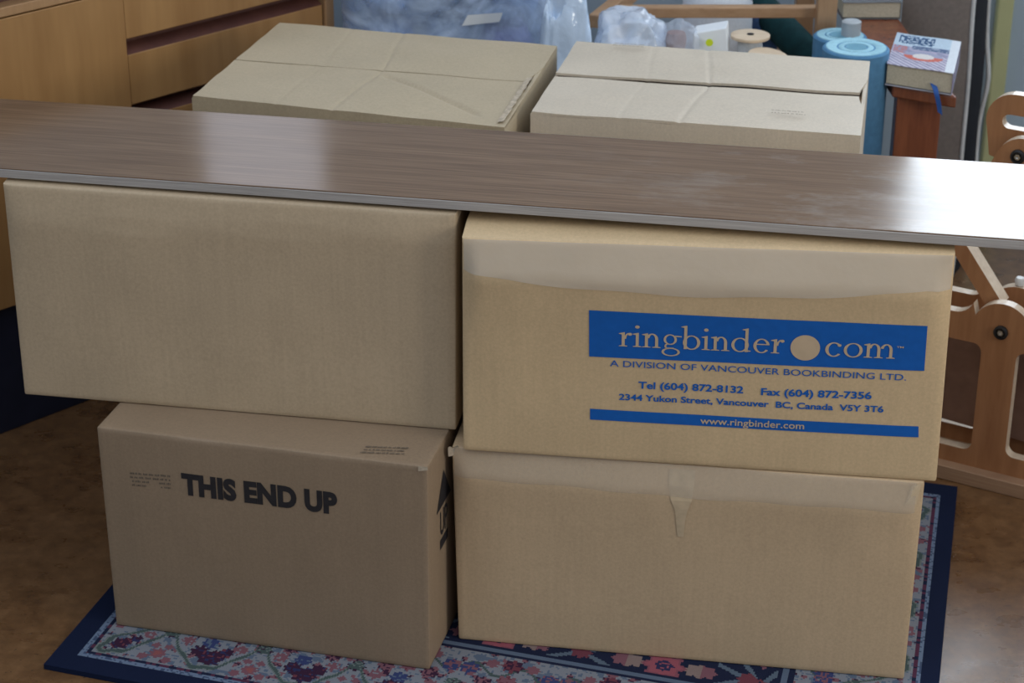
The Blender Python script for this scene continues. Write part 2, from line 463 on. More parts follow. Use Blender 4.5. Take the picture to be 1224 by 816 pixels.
def build_rug():
    nu, nv = 420, 300
    m_ = MB()
    def P(u, v):
        b = RC[0]*((1-u)*(1-v)) + RC[1]*(u*(1-v)) + RC[2]*(u*v) + RC[3]*((1-u)*v)
        return b
    m_.grid(P, nu, nv)
    cols = [rug_color((i+.5)/nu, (j+.5)/nv) for j in range(nv) for i in range(nu)]
    # skirt down to the floor
    rim = [P(i/40, 0) for i in range(40)] + [P(1, i/40) for i in range(40)] + [P(1-i/40, 1) for i in range(40)] + [P(0, 1-i/40) for i in range(40)]
    n = len(rim); low = [p + Vector((0, 0, FLOOR_Z+.0003)) for p in rim]
    m_.add(rim+low, [(i, i+n, (i+1) % n+n, (i+1) % n) for i in range(n)])
    m_.add(low, [tuple(range(n))])
    cols += [NAVY]*(n+1)
    o = m_.build('rug', vcol_mat('woven_rug', .95, .1, .6, 900), fixn=False)
    me = o.data
    ca = me.color_attributes.new('pattern', 'FLOAT_COLOR', 'CORNER')
    for p in me.polygons:
        for li in p.loop_indices: ca.data[li].color = (*cols[p.index], 1)
    tag(o, 'navy bordered rug with pink and cream floral pattern under the lower boxes', 'rug')
build_rug()

# ------------------------------------------------------------------ cartons
class Carton:
    """front face corners are surveyed on the plane through (x, y) with the given yaw; the sides run straight back"""
    def __init__(s, x, y, yaw, depth, px, z0=None, ztop=None, ztop_back=None, bulge=.004, crease=None, m=None, topdome=0, seed=0):
        s.p0, s.yaw, s.depth = (x, y), yaw, depth
        s.u = Vector((math.cos(yaw), math.sin(yaw), 0)); s.vv = Vector((-math.sin(yaw), math.cos(yaw), 0)); s.n = -s.vv
        s.sz = [list(on_plane(*q, (x, y), yaw)) for q in px]      # TL, TR, BL, BR as (s, z)
        if z0 is not None: s.sz[2][1] = z0; s.sz[3][1] = z0
        if ztop is not None: s.sz[0][1] = ztop; s.sz[1][1] = ztop
        s.bulge, s.crease, s.m, s.dome, s.ztb, s.seed = bulge, crease, m, topdome, ztop_back, seed
    def pt(s, a, z, d=0): return Vector((s.p0[0], s.p0[1], 0)) + s.u*a + Vector((0, 0, z)) + s.n*d
    def disp(s, u, v):
        if not (0 < u < 1 and 0 < v < 1): return 0
        fu = smoothstep(0, .12, u)*smoothstep(0, .12, 1-u)
        d = s.bulge*fu*math.sin(PI*v)**.8
        if s.crease:
            vc = s.crease[0]*(1-u)+s.crease[1]*u
            k = (v/vc) if v < vc else (1-v)/(1-vc)
            d += s.crease[2]*smoothstep(0, .03, u)*smoothstep(0, .03, 1-u)*(k**3 if v < vc else k)
            d -= .0016*smoothstep(0, .03, u)*smoothstep(0, .03, 1-u)*math.exp(-((v-vc)/.007)**2)
        d += .0012*fu*noise.noise((u*5+s.seed, v*3, s.seed*1.7))
        return d
    def front(s, u, v, lift=0):
        TL, TR, BL, BR = s.sz
        a = (BL[0]*(1-v)+TL[0]*v)*(1-u) + (BR[0]*(1-v)+TR[0]*v)*u
        z = (BL[1]*(1-v)+TL[1]*v)*(1-u) + (BR[1]*(1-v)+TR[1]*v)*u
        return s.pt(a, z, s.disp(u, v)+lift)
    def uv_of(s, a, z):
        u, v = .5, .5
        TL, TR, BL, BR = s.sz
        for _ in range(12):
            zb, zt = BL[1]*(1-u)+BR[1]*u, TL[1]*(1-u)+TR[1]*u; v = (z-zb)/(zt-zb)
            al, ar = BL[0]*(1-v)+TL[0]*v, BR[0]*(1-v)+TR[0]*v; u = (a-al)/(ar-al)
        return u, v
    def sz_of(s, px): return on_plane(*px, s.p0, s.yaw)
    def face(s, a, z, lift=.0007): return s.front(*s.uv_of(a, z), lift)
    def corner(s, right, top, back):
        a, z = s.sz[(0 if top else 2)+(1 if right else 0)]
        if back and top and s.ztb is not None: z = s.ztb
        return s.pt(a, z, -s.depth if back else 0)
    def top(s, u, w, lift=0):
        A = s.front(u, 1); L, R = s.corner(0, 1, 1), s.corner(1, 1, 1)
        p = A*(1-w) + (L*(1-u)+R*u)*w
        if 0 < w < 1: p.z += s.dome*smoothstep(0, .16, w)*smoothstep(0, .1, 1-w)
        p.z += lift
        return p
    def side(s, right, w, v, lift=0):
        A = s.front(1 if right else 0, v)
        B = s.corner(right, 0, 1)*(1-v) + s.corner(right, 1, 1)*v
        p = A*(1-w)+B*w
        return p + s.u*(lift if right else -lift)
    def body(s, root, name='body', open_top=False):
        mb = MB()
        mb.grid(s.front, 60, 40)
        mb.grid(lambda w, v: s.side(1, w, v), 24, 40)
        mb.grid(lambda w, v: s.side(0, w, v), 24, 40)
        mb.grid(lambda u, v: s.corner(0, 0, 1)*((1-u)*(1-v)) + s.corner(1, 0, 1)*(u*(1-v)) + s.corner(0, 1, 1)*((1-u)*v) + s.corner(1, 1, 1)*(u*v), 60, 40)
        mb.grid(lambda u, w: s.front(u, 0)*(1-w) + (s.corner(0, 0, 1)*(1-u)+s.corner(1, 0, 1)*u)*w, 60, 24)
        mb.grid(s.top, 60, 24)
        return mb.build(name, s.m, root, smooth=True, bevel=.0028, seg=2, weld=True)
    def root(s, label, group='cardboard boxes in the two rows'):
        c = (s.corner(0, 0, 0)+s.corner(1, 0, 0)+s.corner(0, 0, 1)+s.corner(1, 0, 1))/4
        t = thing('cardboard_box', c, label, 'box', group); t.rotation_euler.z = s.yaw
        return t

# --- text -----------------------------------------------------------------
def text_mesh(txt, bold=0.0, spacing=1.0):
    cu = bpy.data.curves.new('lettering', 'FONT'); cu.body = txt; cu.size = 1; cu.offset = bold; cu.resolution_u = 4
    cu.space_character = spacing
    o = bpy.data.objects.new('lettering', cu); COL.objects.link(o)
    dg = bpy.context.evaluated_depsgraph_get(); me = o.evaluated_get(dg).to_mesh()
    vs_ = [(v.co.x, v.co.y) for v in me.vertices]; fs = [tuple(p.vertices) for p in me.polygons]
    o.evaluated_get(dg).to_mesh_clear()
    bpy.data.objects.remove(o); bpy.data.curves.remove(cu)
    return vs_, fs
def lay_text(mb, vs_, fs, place, p0, p1, cap_m, capunits):
    """p0, p1: baseline start and end in face coordinates"""
    x0, x1 = min(v[0] for v in vs_), max(v[0] for v in vs_)
    k = (p1[0]-p0[0])/(x1-x0); ky = cap_m/capunits
    mb.add([place(p0[0]+(x-x0)*k, p0[1]+(p1[1]-p0[1])*(x-x0)/(x1-x0)+y*ky) for x, y in vs_], fs)
CAP = .70
# serif glyphs drawn stroke by stroke, x-height 1
class Pen:
    def __init__(s): s.v = []; s.f = []; s.ox = 0
    def poly(s, pts):
        o = len(s.v); s.v += [(x+s.ox, y) for x, y in pts]; s.f.append(tuple(range(o, o+len(pts))))
    def rect(s, x0, x1, y0, y1): s.poly([(x0, y0), (x1, y0), (x1, y1), (x0, y1)])
    def ring(s, cx, cy, rx, ry, tx, ty, a0=0, a1=360, n=36, dx=0):
        for i in range(n):
            q = []
            for k, (RX, RY) in ((0, (rx, ry)), (1, (rx, ry)), (1, (rx-tx, ry-ty)), (0, (rx-tx, ry-ty))):
                a = math.radians(a0+(a1-a0)*(i+k)/n); q.append((cx+RX*math.cos(a), cy+RY*math.sin(a)))
            s.poly(q)
    def disc(s, cx, cy, r, n=20): s.poly([(cx+r*math.cos(2*PI*i/n), cy+r*math.sin(2*PI*i/n)) for i in range(n)])
    def stem(s, x, h, foot=True, flag=True, w=.15):
        s.rect(x, x+w, 0, h-.06)
        if foot: s.poly([(x-.14, 0), (x+w+.14, 0), (x+w+.13, .045), (x+w, .08), (x, .08), (x-.13, .045)])
        if flag: s.poly([(x-.15, h-.10), (x, h-.14), (x+w, h-.06), (x+w, h+.02), (x+w-.03, h+.03), (x-.15, h-.06)])
    def glyph(s, c):
        if c == 'i': s.stem(.14, 1); s.disc(.21, 1.45, .115); adv = .46
        elif c == 'r':
            s.stem(.14, 1); s.ring(.52, .55, .26, .45, .10, .09, 100, 180, 10); s.disc(.55, .90, .105); adv = .70
        elif c in 'nm':
            s.stem(.14, 1)
            for k in range(1 if c == 'n' else 2):
                b = .46*k*1.28
                s.ring(.50+b, .58, .30, .44, .15, .085, 0, 165, 18); s.rect(.65+b, .80+b, 0, .60)
                s.poly([(.51+b, 0), (.94+b, 0), (.93+b, .045), (.80+b, .08), (.65+b, .08), (.52+b, .045)])
            adv = .98 if c == 'n' else 1.57
        elif c == 'b': s.stem(.12, 1.68, foot=False); s.ring(.50, .49, .43, .52, .15, .07); adv = 1.0
        elif c == 'd':
            s.ring(.46, .49, .43, .52, .15, .07); s.stem(.70, 1.68, foot=False)
            s.poly([(.72, -.02), (.85, .02), (1.0, .05), (1.0, .10), (.85, .12), (.70, .12)]); adv = 1.06
        elif c == 'e':
            s.ring(.46, .49, .40, .52, .15, .07, 12, 325, 40); s.rect(.14, .84, .56, .63); adv = .92
        elif c == 'c': s.ring(.46, .49, .42, .52, .16, .075, 42, 322, 36); s.disc(.72, .80, .095); adv = .90
        elif c == 'o': s.ring(.50, .49, .46, .52, .15, .07); adv = 1.02
        elif c == 'g':
            s.ring(.42, .64, .33, .38, .12, .07); s.poly([(.66, .86), (.98, .84), (.98, .92), (.66, .95)])
            s.ring(.28, .16, .14, .18, .09, .08, 90, 270, 12); s.rect(.26, .60, -.02, .06)
            s.ring(.46, -.26, .46, .30, .12, .07); adv = .98
        s.ox += adv
def serif_mesh(word):
    p = Pen()
    for c in word: p.glyph(c)
    return p.v, p.f

# --- upper right box with the blue print -----------------------------------
UR = Carton(-.0621, 2.3394, -.139, .275, [(552, 284), (1142, 304), (553.5, 541), (1119, 577)], .2995, None, .609, .003, (.84, .84, .013), K_UR, .006, 1)
LR = Carton(-.0746, 2.3515, -.1599, .36, [(540, 534), (1105, 579), (548, 763), (1080, 815)], 0.0005, .299, .299, .003, (.86, .86, .008), K_LR, 0, 2)
UL = Carton(-.6594, 2.4789, -.1752, .245, [(3, 219.5), (545, 256), (28.5, 467), (545, 516)], .3095, None, .612, .003, (.83, .90, .005), K_UL, .004, 3)
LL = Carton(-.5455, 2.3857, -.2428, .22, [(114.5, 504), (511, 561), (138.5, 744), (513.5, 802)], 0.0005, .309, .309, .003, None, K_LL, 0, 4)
PACK = film('clear_packing_tape', (.74, .67, .56), .56, .30, 30, .2, (1, 1, 1))
PACK2 = film('dull_packing_tape', (.66, .57, .44), .66, .36, 30, .2, (1, 1, 1))
def tape_band(C, root, v_of, m, u0=.004, u1=.996):
    mb = MB(); mb.grid(lambda a, b: C.front(u0+(u1-u0)*a, min(.9995, v_of(a)+(.997-v_of(a))*b), .0013), 80, 8)
    return mb.build('packing_tape', m, root, smooth=True, fixn=False)
r_ = LR.root('golden cardboard box with a tape smear, standing on the rug under the blue-printed box')
LR.body(r_)
tape_band(LR, r_, lambda a: .857+.004*math.sin(a*9)+.003*math.sin(a*31), PACK2, .004, .985)
# smear of old tape down the front
mb = MB()
def strip(C, mb, pts, half, lift=.0009):
    """ragged vertical strip on a carton front following surveyed pixels"""
    for (p, q, w0, w1) in zip(pts[:-1], pts[1:], half[:-1], half[1:]):
        a, b = C.sz_of(p), C.sz_of(q)
        mb.add([C.face(a[0]-w0, a[1], lift), C.face(a[0]+w0, a[1], lift), C.face(b[0]+w1, b[1], lift), C.face(b[0]-w1, b[1], lift)], [(0, 1, 2, 3)])
strip(LR, mb, [(816, 560), (815, 578), (815, 594), (815, 606), (814, 618), (814, 638)], [.017, .016, .0135, .008, .006, .004])
mb.build('tape_residue', TAPE, r_, fixn=False)
mb = MB(); c = LR.corner(0, 1, 0)
mb.grid(lambda u, v: c + LR.u*(-.004+.013*u) + LR.n*(.001+.003*math.sin(3*u+2)+.002*v) + Vector((0, 0, -.014+.014*v+.0015*math.sin(9*u)*v)), 10, 6)
mb.build('torn_corner', K_EDGE, r_, smooth=True, fixn=False)
mb = MB()
a = LR.sz_of((1096, 575)); b_ = LR.sz_of((1093, 604)); e_ = LR.sz_of((1101, 580))
mb.add([LR.face(a[0]-.012, a[1]-.03, .001), LR.face(a[0]+.002, a[1]-.032, .001), LR.face(a[0]+.006, a[1]-.002, .001), LR.face(a[0]-.006, a[1]-.006, .001)], [(0, 1, 2, 3)])
mb.build('peeled_tape', TAPE, r_, fixn=False)

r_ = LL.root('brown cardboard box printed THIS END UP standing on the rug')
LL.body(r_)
mb = MB(); v_, f_ = text_mesh("THIS END UP", .058, 1.04)
lay_text(mb, v_, f_, lambda a, z: LL.face(a, z), LL.sz_of((219, 587.5)), LL.sz_of((404.5, 612)), .0285, CAP)
mb.build('printed_lettering', INK, r_, fixn=False)['label'] = 'black words THIS END UP'
# tiny faded maker's print: illegible rows
def tiny_print(place, w, h, rows, seed):
    rnd = random.Random(seed); mb = MB()
    for k in range(rows):
        x = rnd.uniform(0, .06)*w; z0 = h*(1-(k+.75)/rows); z1 = z0+h*.42/rows
        while x < w*.97:
            L = min(rnd.uniform(.05, .16)*w, w-x)
            if not (rows == 4 and k >= 2 and .42*w < x < .62*w):
                n = max(1, int(L/(w*.03)))
                for q in range(n):
                    xa = x+L*q/n; xb = xa+L/n*.7; dz = rnd.uniform(-.1, .1)*h/rows
                    mb.add([place(xa, z0), place(xb, z0), place(xb, z1+dz), place(xa, z1+dz)], [(0, 1, 2, 3)])
            x += L+rnd.uniform(.02, .04)*w
    return mb
a = LL.sz_of((157, 580)); b_ = LL.sz_of((206, 584))
tiny_print(lambda x, z: LL.face(a[0]+x, a[1]+z+(b_[1]-a[1])*x/(b_[0]-a[0])), b_[0]-a[0], .023, 4, 3).build('small_print', GREYINK, r_, fixn=False)
def ll_top(px):
    P = at_z(*px, .3085); return P
A, B, C_ = ll_top((428, 543)), ll_top((482, 545)), ll_top((437, 533))
ex, ey = (B-A), (C_-A)
tiny_print(lambda x, z: A+ex*x+ey*z+Vector((0, 0, LL.top(.8, .1).z-.3085+.0012)), 1.0, 1.0, 3, 5).build('small_print', GREYINK, r_, fixn=False)
# arrow and UP on the right side
SD = lambda w, z: LL.side(1, w/LL.depth, z/.306, .0007)
p_side = (LL.corner(1, 0, 0).x, LL.corner(1, 0, 0).y); az_side = LL.yaw+PI/2
qs = lambda u, v: on_plane(u, v, p_side, az_side)
hb0, hb1 = qs(520, 619), qs(536.5, 585); ap = qs(526.5, 565)
z_b = (hb0[1]+hb1[1])/2; dm = (hb0[0]+hb1[0])/2; hw = (hb1[0]-hb0[0])/2
mb = MB(); mb.add([SD(hb0[0], z_b), SD(hb1[0], z_b), SD(dm, ap[1])], [(0, 1, 2)])
zb2 = z_b-.062
mb.add([SD(dm-hw*.55, zb2), SD(dm+hw*.55, zb2), SD(dm+hw*.55, zb2+.014), SD(dm-hw*.55, zb2+.014)], [(0, 1, 2, 3)])
v_, f_ = text_mesh('UP', .012)
lay_text(mb, v_, f_, SD, (dm-hw*.5, zb2+.02), (dm+hw*.5, zb2+.02), .036, CAP)
mb.build('printed_arrow', INK, r_, fixn=False)['label'] = 'black up arrow with the word UP'
# worn pale corner
mb = MB(); c = LL.corner(1, 1, 0)
mb.grid(lambda u, v: c + LL.u*(-.012+.0125*u) + LL.n*(.0010) + Vector((0, 0, -.004+.0045*v-.003*(1-u)*(1-v))), 6, 4)
mb.build('worn_corner', K_EDGE, r_, fixn=False)

r_ = UL.root('plain tan cardboard box under the board, stacked on the THIS END UP box')
UL.body(r_)
r_ = UR.root('cardboard box with blue binder company print, stacked under the right of the board')
UR.body(r_)
tape_band(UR, r_, lambda a: .86-.062*math.sin(PI*min(1, a*1.05))**.8+.004*math.sin(a*23), PACK)
def banner(C, q, name, lift=.0006):
    TLp, TRp, BRp, BLp = [C.sz_of(x) for x in q]
    mb = MB()
    def fn(u, v):
        a = (BLp[0]*(1-v)+TLp[0]*v)*(1-u)+(BRp[0]*(1-v)+TRp[0]*v)*u
        z = (BLp[1]*(1-v)+TLp[1]*v)*(1-u)+(BRp[1]*(1-v)+TRp[1]*v)*u
        return C.face(a, z, lift)
    mb.grid(fn, 60, 10)
    return mb.build(name, BLUE, r_, fixn=False)
c6 = lambda x, y: (680+x*.37582, 340+y*.37582)
banner(UR, [c6(67, 70), c6(1140, 122), c6(1130, 270), c6(66, 222)], 'printed_banner')['label'] = 'wide blue printed banner'
banner(UR, [c6(68, 391), c6(1112, 449), c6(1112, 484), c6(68, 426)], 'printed_banner')['label'] = 'thin blue printed stripe'
def cap(C, p, q): return abs(C.sz_of(q)[1]-C.sz_of(p)[1])
FL1 = lambda a, z: UR.face(a, z, .0012)
FL0 = lambda a, z: UR.face(a, z, .0008)
mb = MB()
v_, f_ = serif_mesh('ringbinder'); h_ = cap(UR, c6(190, 188), c6(190, 143))
lay_text(mb, v_, f_, FL1, UR.sz_of(c6(160, 187)), UR.sz_of(c6(684, 211)), h_, 1.0)
v_, f_ = serif_mesh('com')
lay_text(mb, v_, f_, FL1, UR.sz_of(c6(814, 219)), UR.sz_of(c6(1036, 228)), h_, 1.0)
cc = UR.sz_of(c6(752, 192)); rx = (UR.sz_of(c6(799, 194))[0]-UR.sz_of(c6(705, 190))[0])/2; ry = cap(UR, c6(752, 234), c6(752, 151))/2
mb.add([FL1(cc[0]+rx*math.cos(2*PI*i/40), cc[1]+ry*math.sin(2*PI*i/40)) for i in range(40)], [tuple(range(40))])
v_, f_ = text_mesh('TM', .01)
lay_text(mb, v_, f_, FL1, UR.sz_of(c6(1042, 193)), UR.sz_of(c6(1064, 194)), cap(UR, c6(1050, 193), c6(1050, 187)), CAP)
mb.build('logo_lettering', K_PRINT, r_, fixn=False)['label'] = 'bare cardboard serif lettering and round dot inside the wide blue banner'
mb = MB()
v_, f_ = text_mesh('www.ringbinder.com', .012)
lay_text(mb, v_, f_, FL1, UR.sz_of(c6(418, 438)), UR.sz_of(c6(748, 455)), cap(UR, c6(580, 449), c6(580, 428)), CAP)
mb.build('web_lettering', K_PRINT, r_, fixn=False)['label'] = 'bare cardboard web address on the thin stripe'
mb = MB()
for txt, a, b_, hpx, bold in (('A DIVISION OF VANCOUVER BOOKBINDING LTD.', (132, 253), (1072, 300), 20, .004),
                              ('Tel (604) 872-8132', (222, 324), (555, 340), 22, .028), ('Fax (604) 872-7356', (611, 345), (962, 359), 22, .028),
                              ('2344 Yukon Street, Vancouver  BC, Canada  V5Y 3T6', (160, 361), (1000, 402), 19.5, .026)):
    v_, f_ = text_mesh(txt, bold)
    lay_text(mb, v_, f_, FL0, UR.sz_of(c6(*a)), UR.sz_of(c6(*b_)), cap(UR, c6(600, 300), c6(600, 300-hpx)), CAP)
mb.build('address_lettering', BLUE, r_, fixn=False)['label'] = 'blue address and telephone lettering'

# --- the two boxes of the second row, seen from above ----------------------
def flap_box(x, y, yaw, wd, dp, H, px, m, label, gap, seam, seed, lip=.0, rise=(.0045, .0009)):
    """px: top FL, FR, BR, BL of the flaps"""
    q = [at_z(u, v, H) for u, v in px]
    q = [Vector((p.x, p.y, 0)) for p in q]
    ctr = sum(q, Vector())/4
    KB = .0005; root = thing('cardboard_box', (ctr.x, ctr.y, KB), label, 'box', 'cardboard boxes in the two rows'); root.rotation_euler.z = math.atan2((q[1]-q[0]).y, (q[1]-q[0]).x)
    bil = lambda u, v, z: q[0]*((1-u)*(1-v))+q[1]*(u*(1-v))+q[2]*(u*v)+q[3]*((1-u)*v)+Vector((0, 0, z))
    T = .012
    mb = MB(); tops = H-.004
    for (u0, u1, v0, v1, zt) in ((0, 1, 0, T, tops), (0, 1, 1-T, 1, tops), (0, T, T, 1-T, tops), (1-T, 1, T, 1-T, tops+lip)):
        mb.grid(lambda a, b, u0=u0, u1=u1, v0=v0, v1=v1, zt=zt: bil(u0+(u1-u0)*a, v0+(v1-v0)*b, zt+.0012*noise.noise((a*9, b*9, seed))), 12, 12)
        ring_ = [(u0, v0), (u1, v0), (u1, v1), (u0, v1)]
        for (a, b) in zip(ring_, ring_[1:]+ring_[:1]):
            mb.grid(lambda s_, t_, a=a, b=b, zt=zt: bil(a[0]+(b[0]-a[0])*s_, a[1]+(b[1]-a[1])*s_, KB+(zt-KB)*t_), 12, 12)
    mb.add([bil(u, v, KB+.004) for u, v in ((0, 0), (1, 0), (1, 1), (0, 1))], [(0, 1, 2, 3)])
    mb.build('body', m, root, weld=True, smooth=True)
    # minor flaps folded under
    for (u0, u1) in ((T, .42), (.60, 1-T)):
        mb = MB(); mb.grid(lambda a, b: bil(u0+(u1-u0)*a, .02+.96*b, H-.010), 4, 4); mb.build('inner_flap', K_IN, root, fixn=False)
    # major flaps: slabs 4 mm thick
    for which in (0, 1):
        sm0, sm1 = seam
        mb = MB()
        def pos(a, b, zz):
            u = a
            if which == 0: v = (sm0*(1-u)+sm1*u-gap/2)*b
            else: v = 1-(1-(sm0*(1-u)+sm1*u)-gap/2)*b
            lim = 0.0
            # clipped corners where the flaps meet the right hand wall
            uu = u*(1-.004-.020*smoothstep(.55, 1.0, b)*(1 if u > .5 else 0)*u) + .004
            z = zz + .004*math.sin(PI*b)*math.sin(PI*u)*(.8) + rise[which]*smoothstep(.6, 1, b)
            z += .0018*noise.noise((u*4+seed, b*3+which*5, seed))
            z -= .0013*math.exp(-((u-.48-.05*(b-.5))/.007)**2)+.0007*math.exp(-((u-.27-.03*b)/.006)**2)
            if which == 0 and seed == 1:      # diagonal crease pressed into the near flap
                t_ = (u-.50)/.42
                if 0 < t_ < 1: z -= .0045*math.exp(-((b-(.95-.8*t_))/.025)**2)*smoothstep(0, .1, t_)*smoothstep(0, .1, 1-t_)
            return bil(uu, v, z)
        n1, n2 = 140, 36
        mb.grid(lambda a, b: pos(a, b, H), n1, n2); mb.grid(lambda a, b: pos(a, b, H-.004), n1, n2)
        for e in (0, 1):
            mb.grid(lambda a, b: pos(a, e, H-.004+.004*b), n1, 1); mb.grid(lambda a, b: pos(e, a, H-.004+.004*b), n2, 1)
        mb.build('flap', m, root, weld=True, smooth=True)
    return root, bil
KH = .604
kl, bil_l = flap_box(0, 0, 0, 0, 0, KH, [(229, 114), (603, 152), (666, 55), (333, 27)], K_KL,
         'sand-coloured cardboard box behind the board, beside the honey wood cabinet', .011, (.46, .52), 1, .003, (.0010, .0006))
kr, bil_r = flap_box(0, 0, 0, 0, 0, KH, [(634, 133), (1029, 162), (1040, 73), (688, 49)], K_KR,
         'pale cardboard box behind the board with an open gap between its top flaps', .026, (.50, .52), 5, .002, (-.0015, .0015))
# ragged torn strip along the flap edge of the left one, faded marks on the right one
mb = MB()
mb.grid(lambda a, b: bil_l(.972+.020*b+.006*noise.noise((a*14, 3, 1)), .03+.52*a, KH+.0025+.002*noise.noise((a*20, b*3, 2))+.002*b), 40, 3)
mb.build('torn_edge', K_EDGE, kl, fixn=False)
for (u0, v0, w_, h_, sd) in ((.14, .90, .11, .055, 8), (.72, .13, .11, .06, 9)):
    tiny_print(lambda x, z: bil_r(u0+x*w_, v0+z*h_, KH+.0075), 1, 1, 2, sd).build('small_print', plain('faint_grey_ink', (.30, .25, .19), .7, .3, .2, 300), kr, fixn=False)

# ------------------------------------------------------------------ the board lying across
bz0, bz1 = .6195, .6325
fa, fb = at_z(0, 212, bz0), at_z(1224, 299, bz0)
d_ = (fb-fa).normalized(); nb = Vector((-d_.y, d_.x, 0))
BOARD_YAW = math.atan2(d_.y, d_.x)
bw = ((at_z(0, 117, bz1)-fa).dot(nb)+(at_z(1224, 197, bz1)-fa).dot(nb))/2
a0_, a1_ = fa-d_*.30, fb+d_*.36
ctr = (a0_+a1_)/2+nb*(bw/2)
broot = thing('board', (ctr.x, ctr.y, bz0), 'long brown laminate board with raw plywood edge lying across the front boxes', 'board')
broot.rotation_euler = (0, 0, BOARD_YAW)
L_ = (a1_-a0_).length
def board_part(name, m, y0, y1, z0, z1, bev):
    me = MB(); me.box((0, (y0+y1)/2, (z0+z1)/2), (L_, y1-y0, z1-z0))
    o = me.build(name, m, None, bevel=bev); o.parent = broot; return o
board_part('laminate_top', BOARD, -bw/2+.0012, bw/2, bz1-bz0-.0018, bz1-bz0, .0006)
board_part('plywood_core', PLY, -bw/2, bw/2, 0, bz1-bz0-.0018, .0006)

# ------------------------------------------------------------------ cabinet on the left, drawers facing the room at 45 degrees
cp = Vector((-.833, 2.947, 0)); cda = math.radians(45)
cd_ = Vector((math.cos(cda), math.sin(cda), 0)); cn = Vector((cd_.y, -cd_.x, 0))   # cn points out of the front
croot = thing('cabinet', (cp.x, cp.y, FLOOR_Z), 'honey wood cabinet with long drawers and a dark plinth, left of the boxes', 'cabinet'); croot.rotation_euler.z = cda
def cbox(m_, s0, s1, z0, z1, d0, d1):
    """d: distance behind the front plane"""
    c = cp + cd_*((s0+s1)/2) - cn*((d0+d1)/2) + Vector((0, 0, (z0+z1)/2))
    m_.box(c, (s1-s0, d1-d0, z1-z0), (cd_, cn, Vector((0, 0, 1))))
mb = MB(); cbox(mb, -.62, .735, FLOOR_Z, .208, .012, .43); mb.build('plinth', NAVYDARK, croot, bevel=.002)
mb = MB(); cbox(mb, -.62, .716, .208, .745, .03, .45); mb.build('carcass', SLOT, croot, bevel=.002)
mb = MB(); cbox(mb, .717, .737, .208, .745, -.004, .45); mb.build('end_panel', HONEY_L, croot, bevel=.002)
mb = MB(); cbox(mb, -.64, .745, .745, .768, -.006, .46); mb.build('cabinet_top', HONEY, croot, bevel=.003)
mb = MB(); cbox(mb, -.62, .3068, .212, .677, 0, .03); mb.build('door', HONEY, croot, bevel=.0015)
mb = MB(); cbox(mb, -.62, .3068, .679, .694, 0, .03); mb.build('rail', HONEY_L, croot, bevel=.0015)
for (z0, z1) in ((.212, .325), (.352, .462), (.487, .571), (.597, .740)):
    mb = MB(); cbox(mb, .3078, .715, z0, z1, .0015, .03); dr = mb.build('drawer', HONEY, croot, bevel=.0015)
    # sloping finger lip at the top of the drawer, inside the slot
    if z1 < .7:
        mb = MB()
        P = [cp+cd_*s-cn*dd+Vector((0, 0, z)) for s in (.309, .715) for dd, z in ((.002, z1), (.028, z1), (.028, z1+.012))]
        mb.add(P, [(0, 3, 4, 1), (1, 4, 5, 2), (0, 2, 5, 3), (0, 1, 2), (3, 5, 4)]); mb.build('finger_lip', SLOT, dr)

# ------------------------------------------------------------------ clear tub with yarn behind the left box
tx0, tx1, ty0, ty1, tz = -.299, .072, 3.40, 3.80, .74
troot = thing('storage_tub', ((tx0+tx1)/2, (ty0+ty1)/2, FLOOR_Z), 'large clear plastic storage tub full of blue bundles behind the sand box', 'tub')
def rrect(cx, cy, hx, hy, r, z, n=6):
    o = []
    for (sx, sy, a0) in ((1, 1, 0), (-1, 1, 90), (-1, -1, 180), (1, -1, 270)):
        for k in range(n+1):
            a = math.radians(a0+90*k/n); o.append(Vector((cx+sx*(hx-r)+r*math.cos(a), cy+sy*(hy-r)+r*math.sin(a), z)))
    return o
def loft(mb, rings, cap0=True, cap1=True):
    n = len(rings[0]); vs_ = [p for r in rings for p in r]
    fs = [(k*n+i, k*n+(i+1) % n, (k+1)*n+(i+1) % n, (k+1)*n+i) for k in range(len(rings)-1) for i in range(n)]
    if cap0: fs.append(tuple(range(n-1, -1, -1)))
    if cap1: fs.append(tuple((len(rings)-1)*n+i for i in range(n)))
    mb.add(vs_, fs)
tcx, tcy, thx, thy = (tx0+tx1)/2, (ty0+ty1)/2, (tx1-tx0)/2, (ty1-ty0)/2
mb = MB(); loft(mb, [rrect(tcx, tcy, thx-.02+.02*k/8, thy-.02+.02*k/8, .04, FLOOR_Z+.001+(tz-FLOOR_Z)*k/8) for k in range(9)], True, False)
mb.build('tub_wall', CLEAR, troot, smooth=True, fixn=False)
mb = MB(); loft(mb, [rrect(tcx, tcy, thx+.012, thy+.012, .045, tz), rrect(tcx, tcy, thx+.012, thy+.012, .045, tz+.022)])
mb.build('lid', film('milky_lid', (.7, .8, .92), .3, .3), troot, smooth=True)
mb = MB(); A = at_y(550, 30, ty0-.003); B = at_y(597, 25, ty0-.003)
mb.add([at_y(552, 31, ty0-.0025), at_y(597, 26, ty0-.0025), at_y(601, 15, ty0-.0025), at_y(559, 18, ty0-.0025)], [(0, 1, 2, 3)])
mb.build('paper_tag', WHITE, troot, fixn=False)['label'] = 'white paper tag'
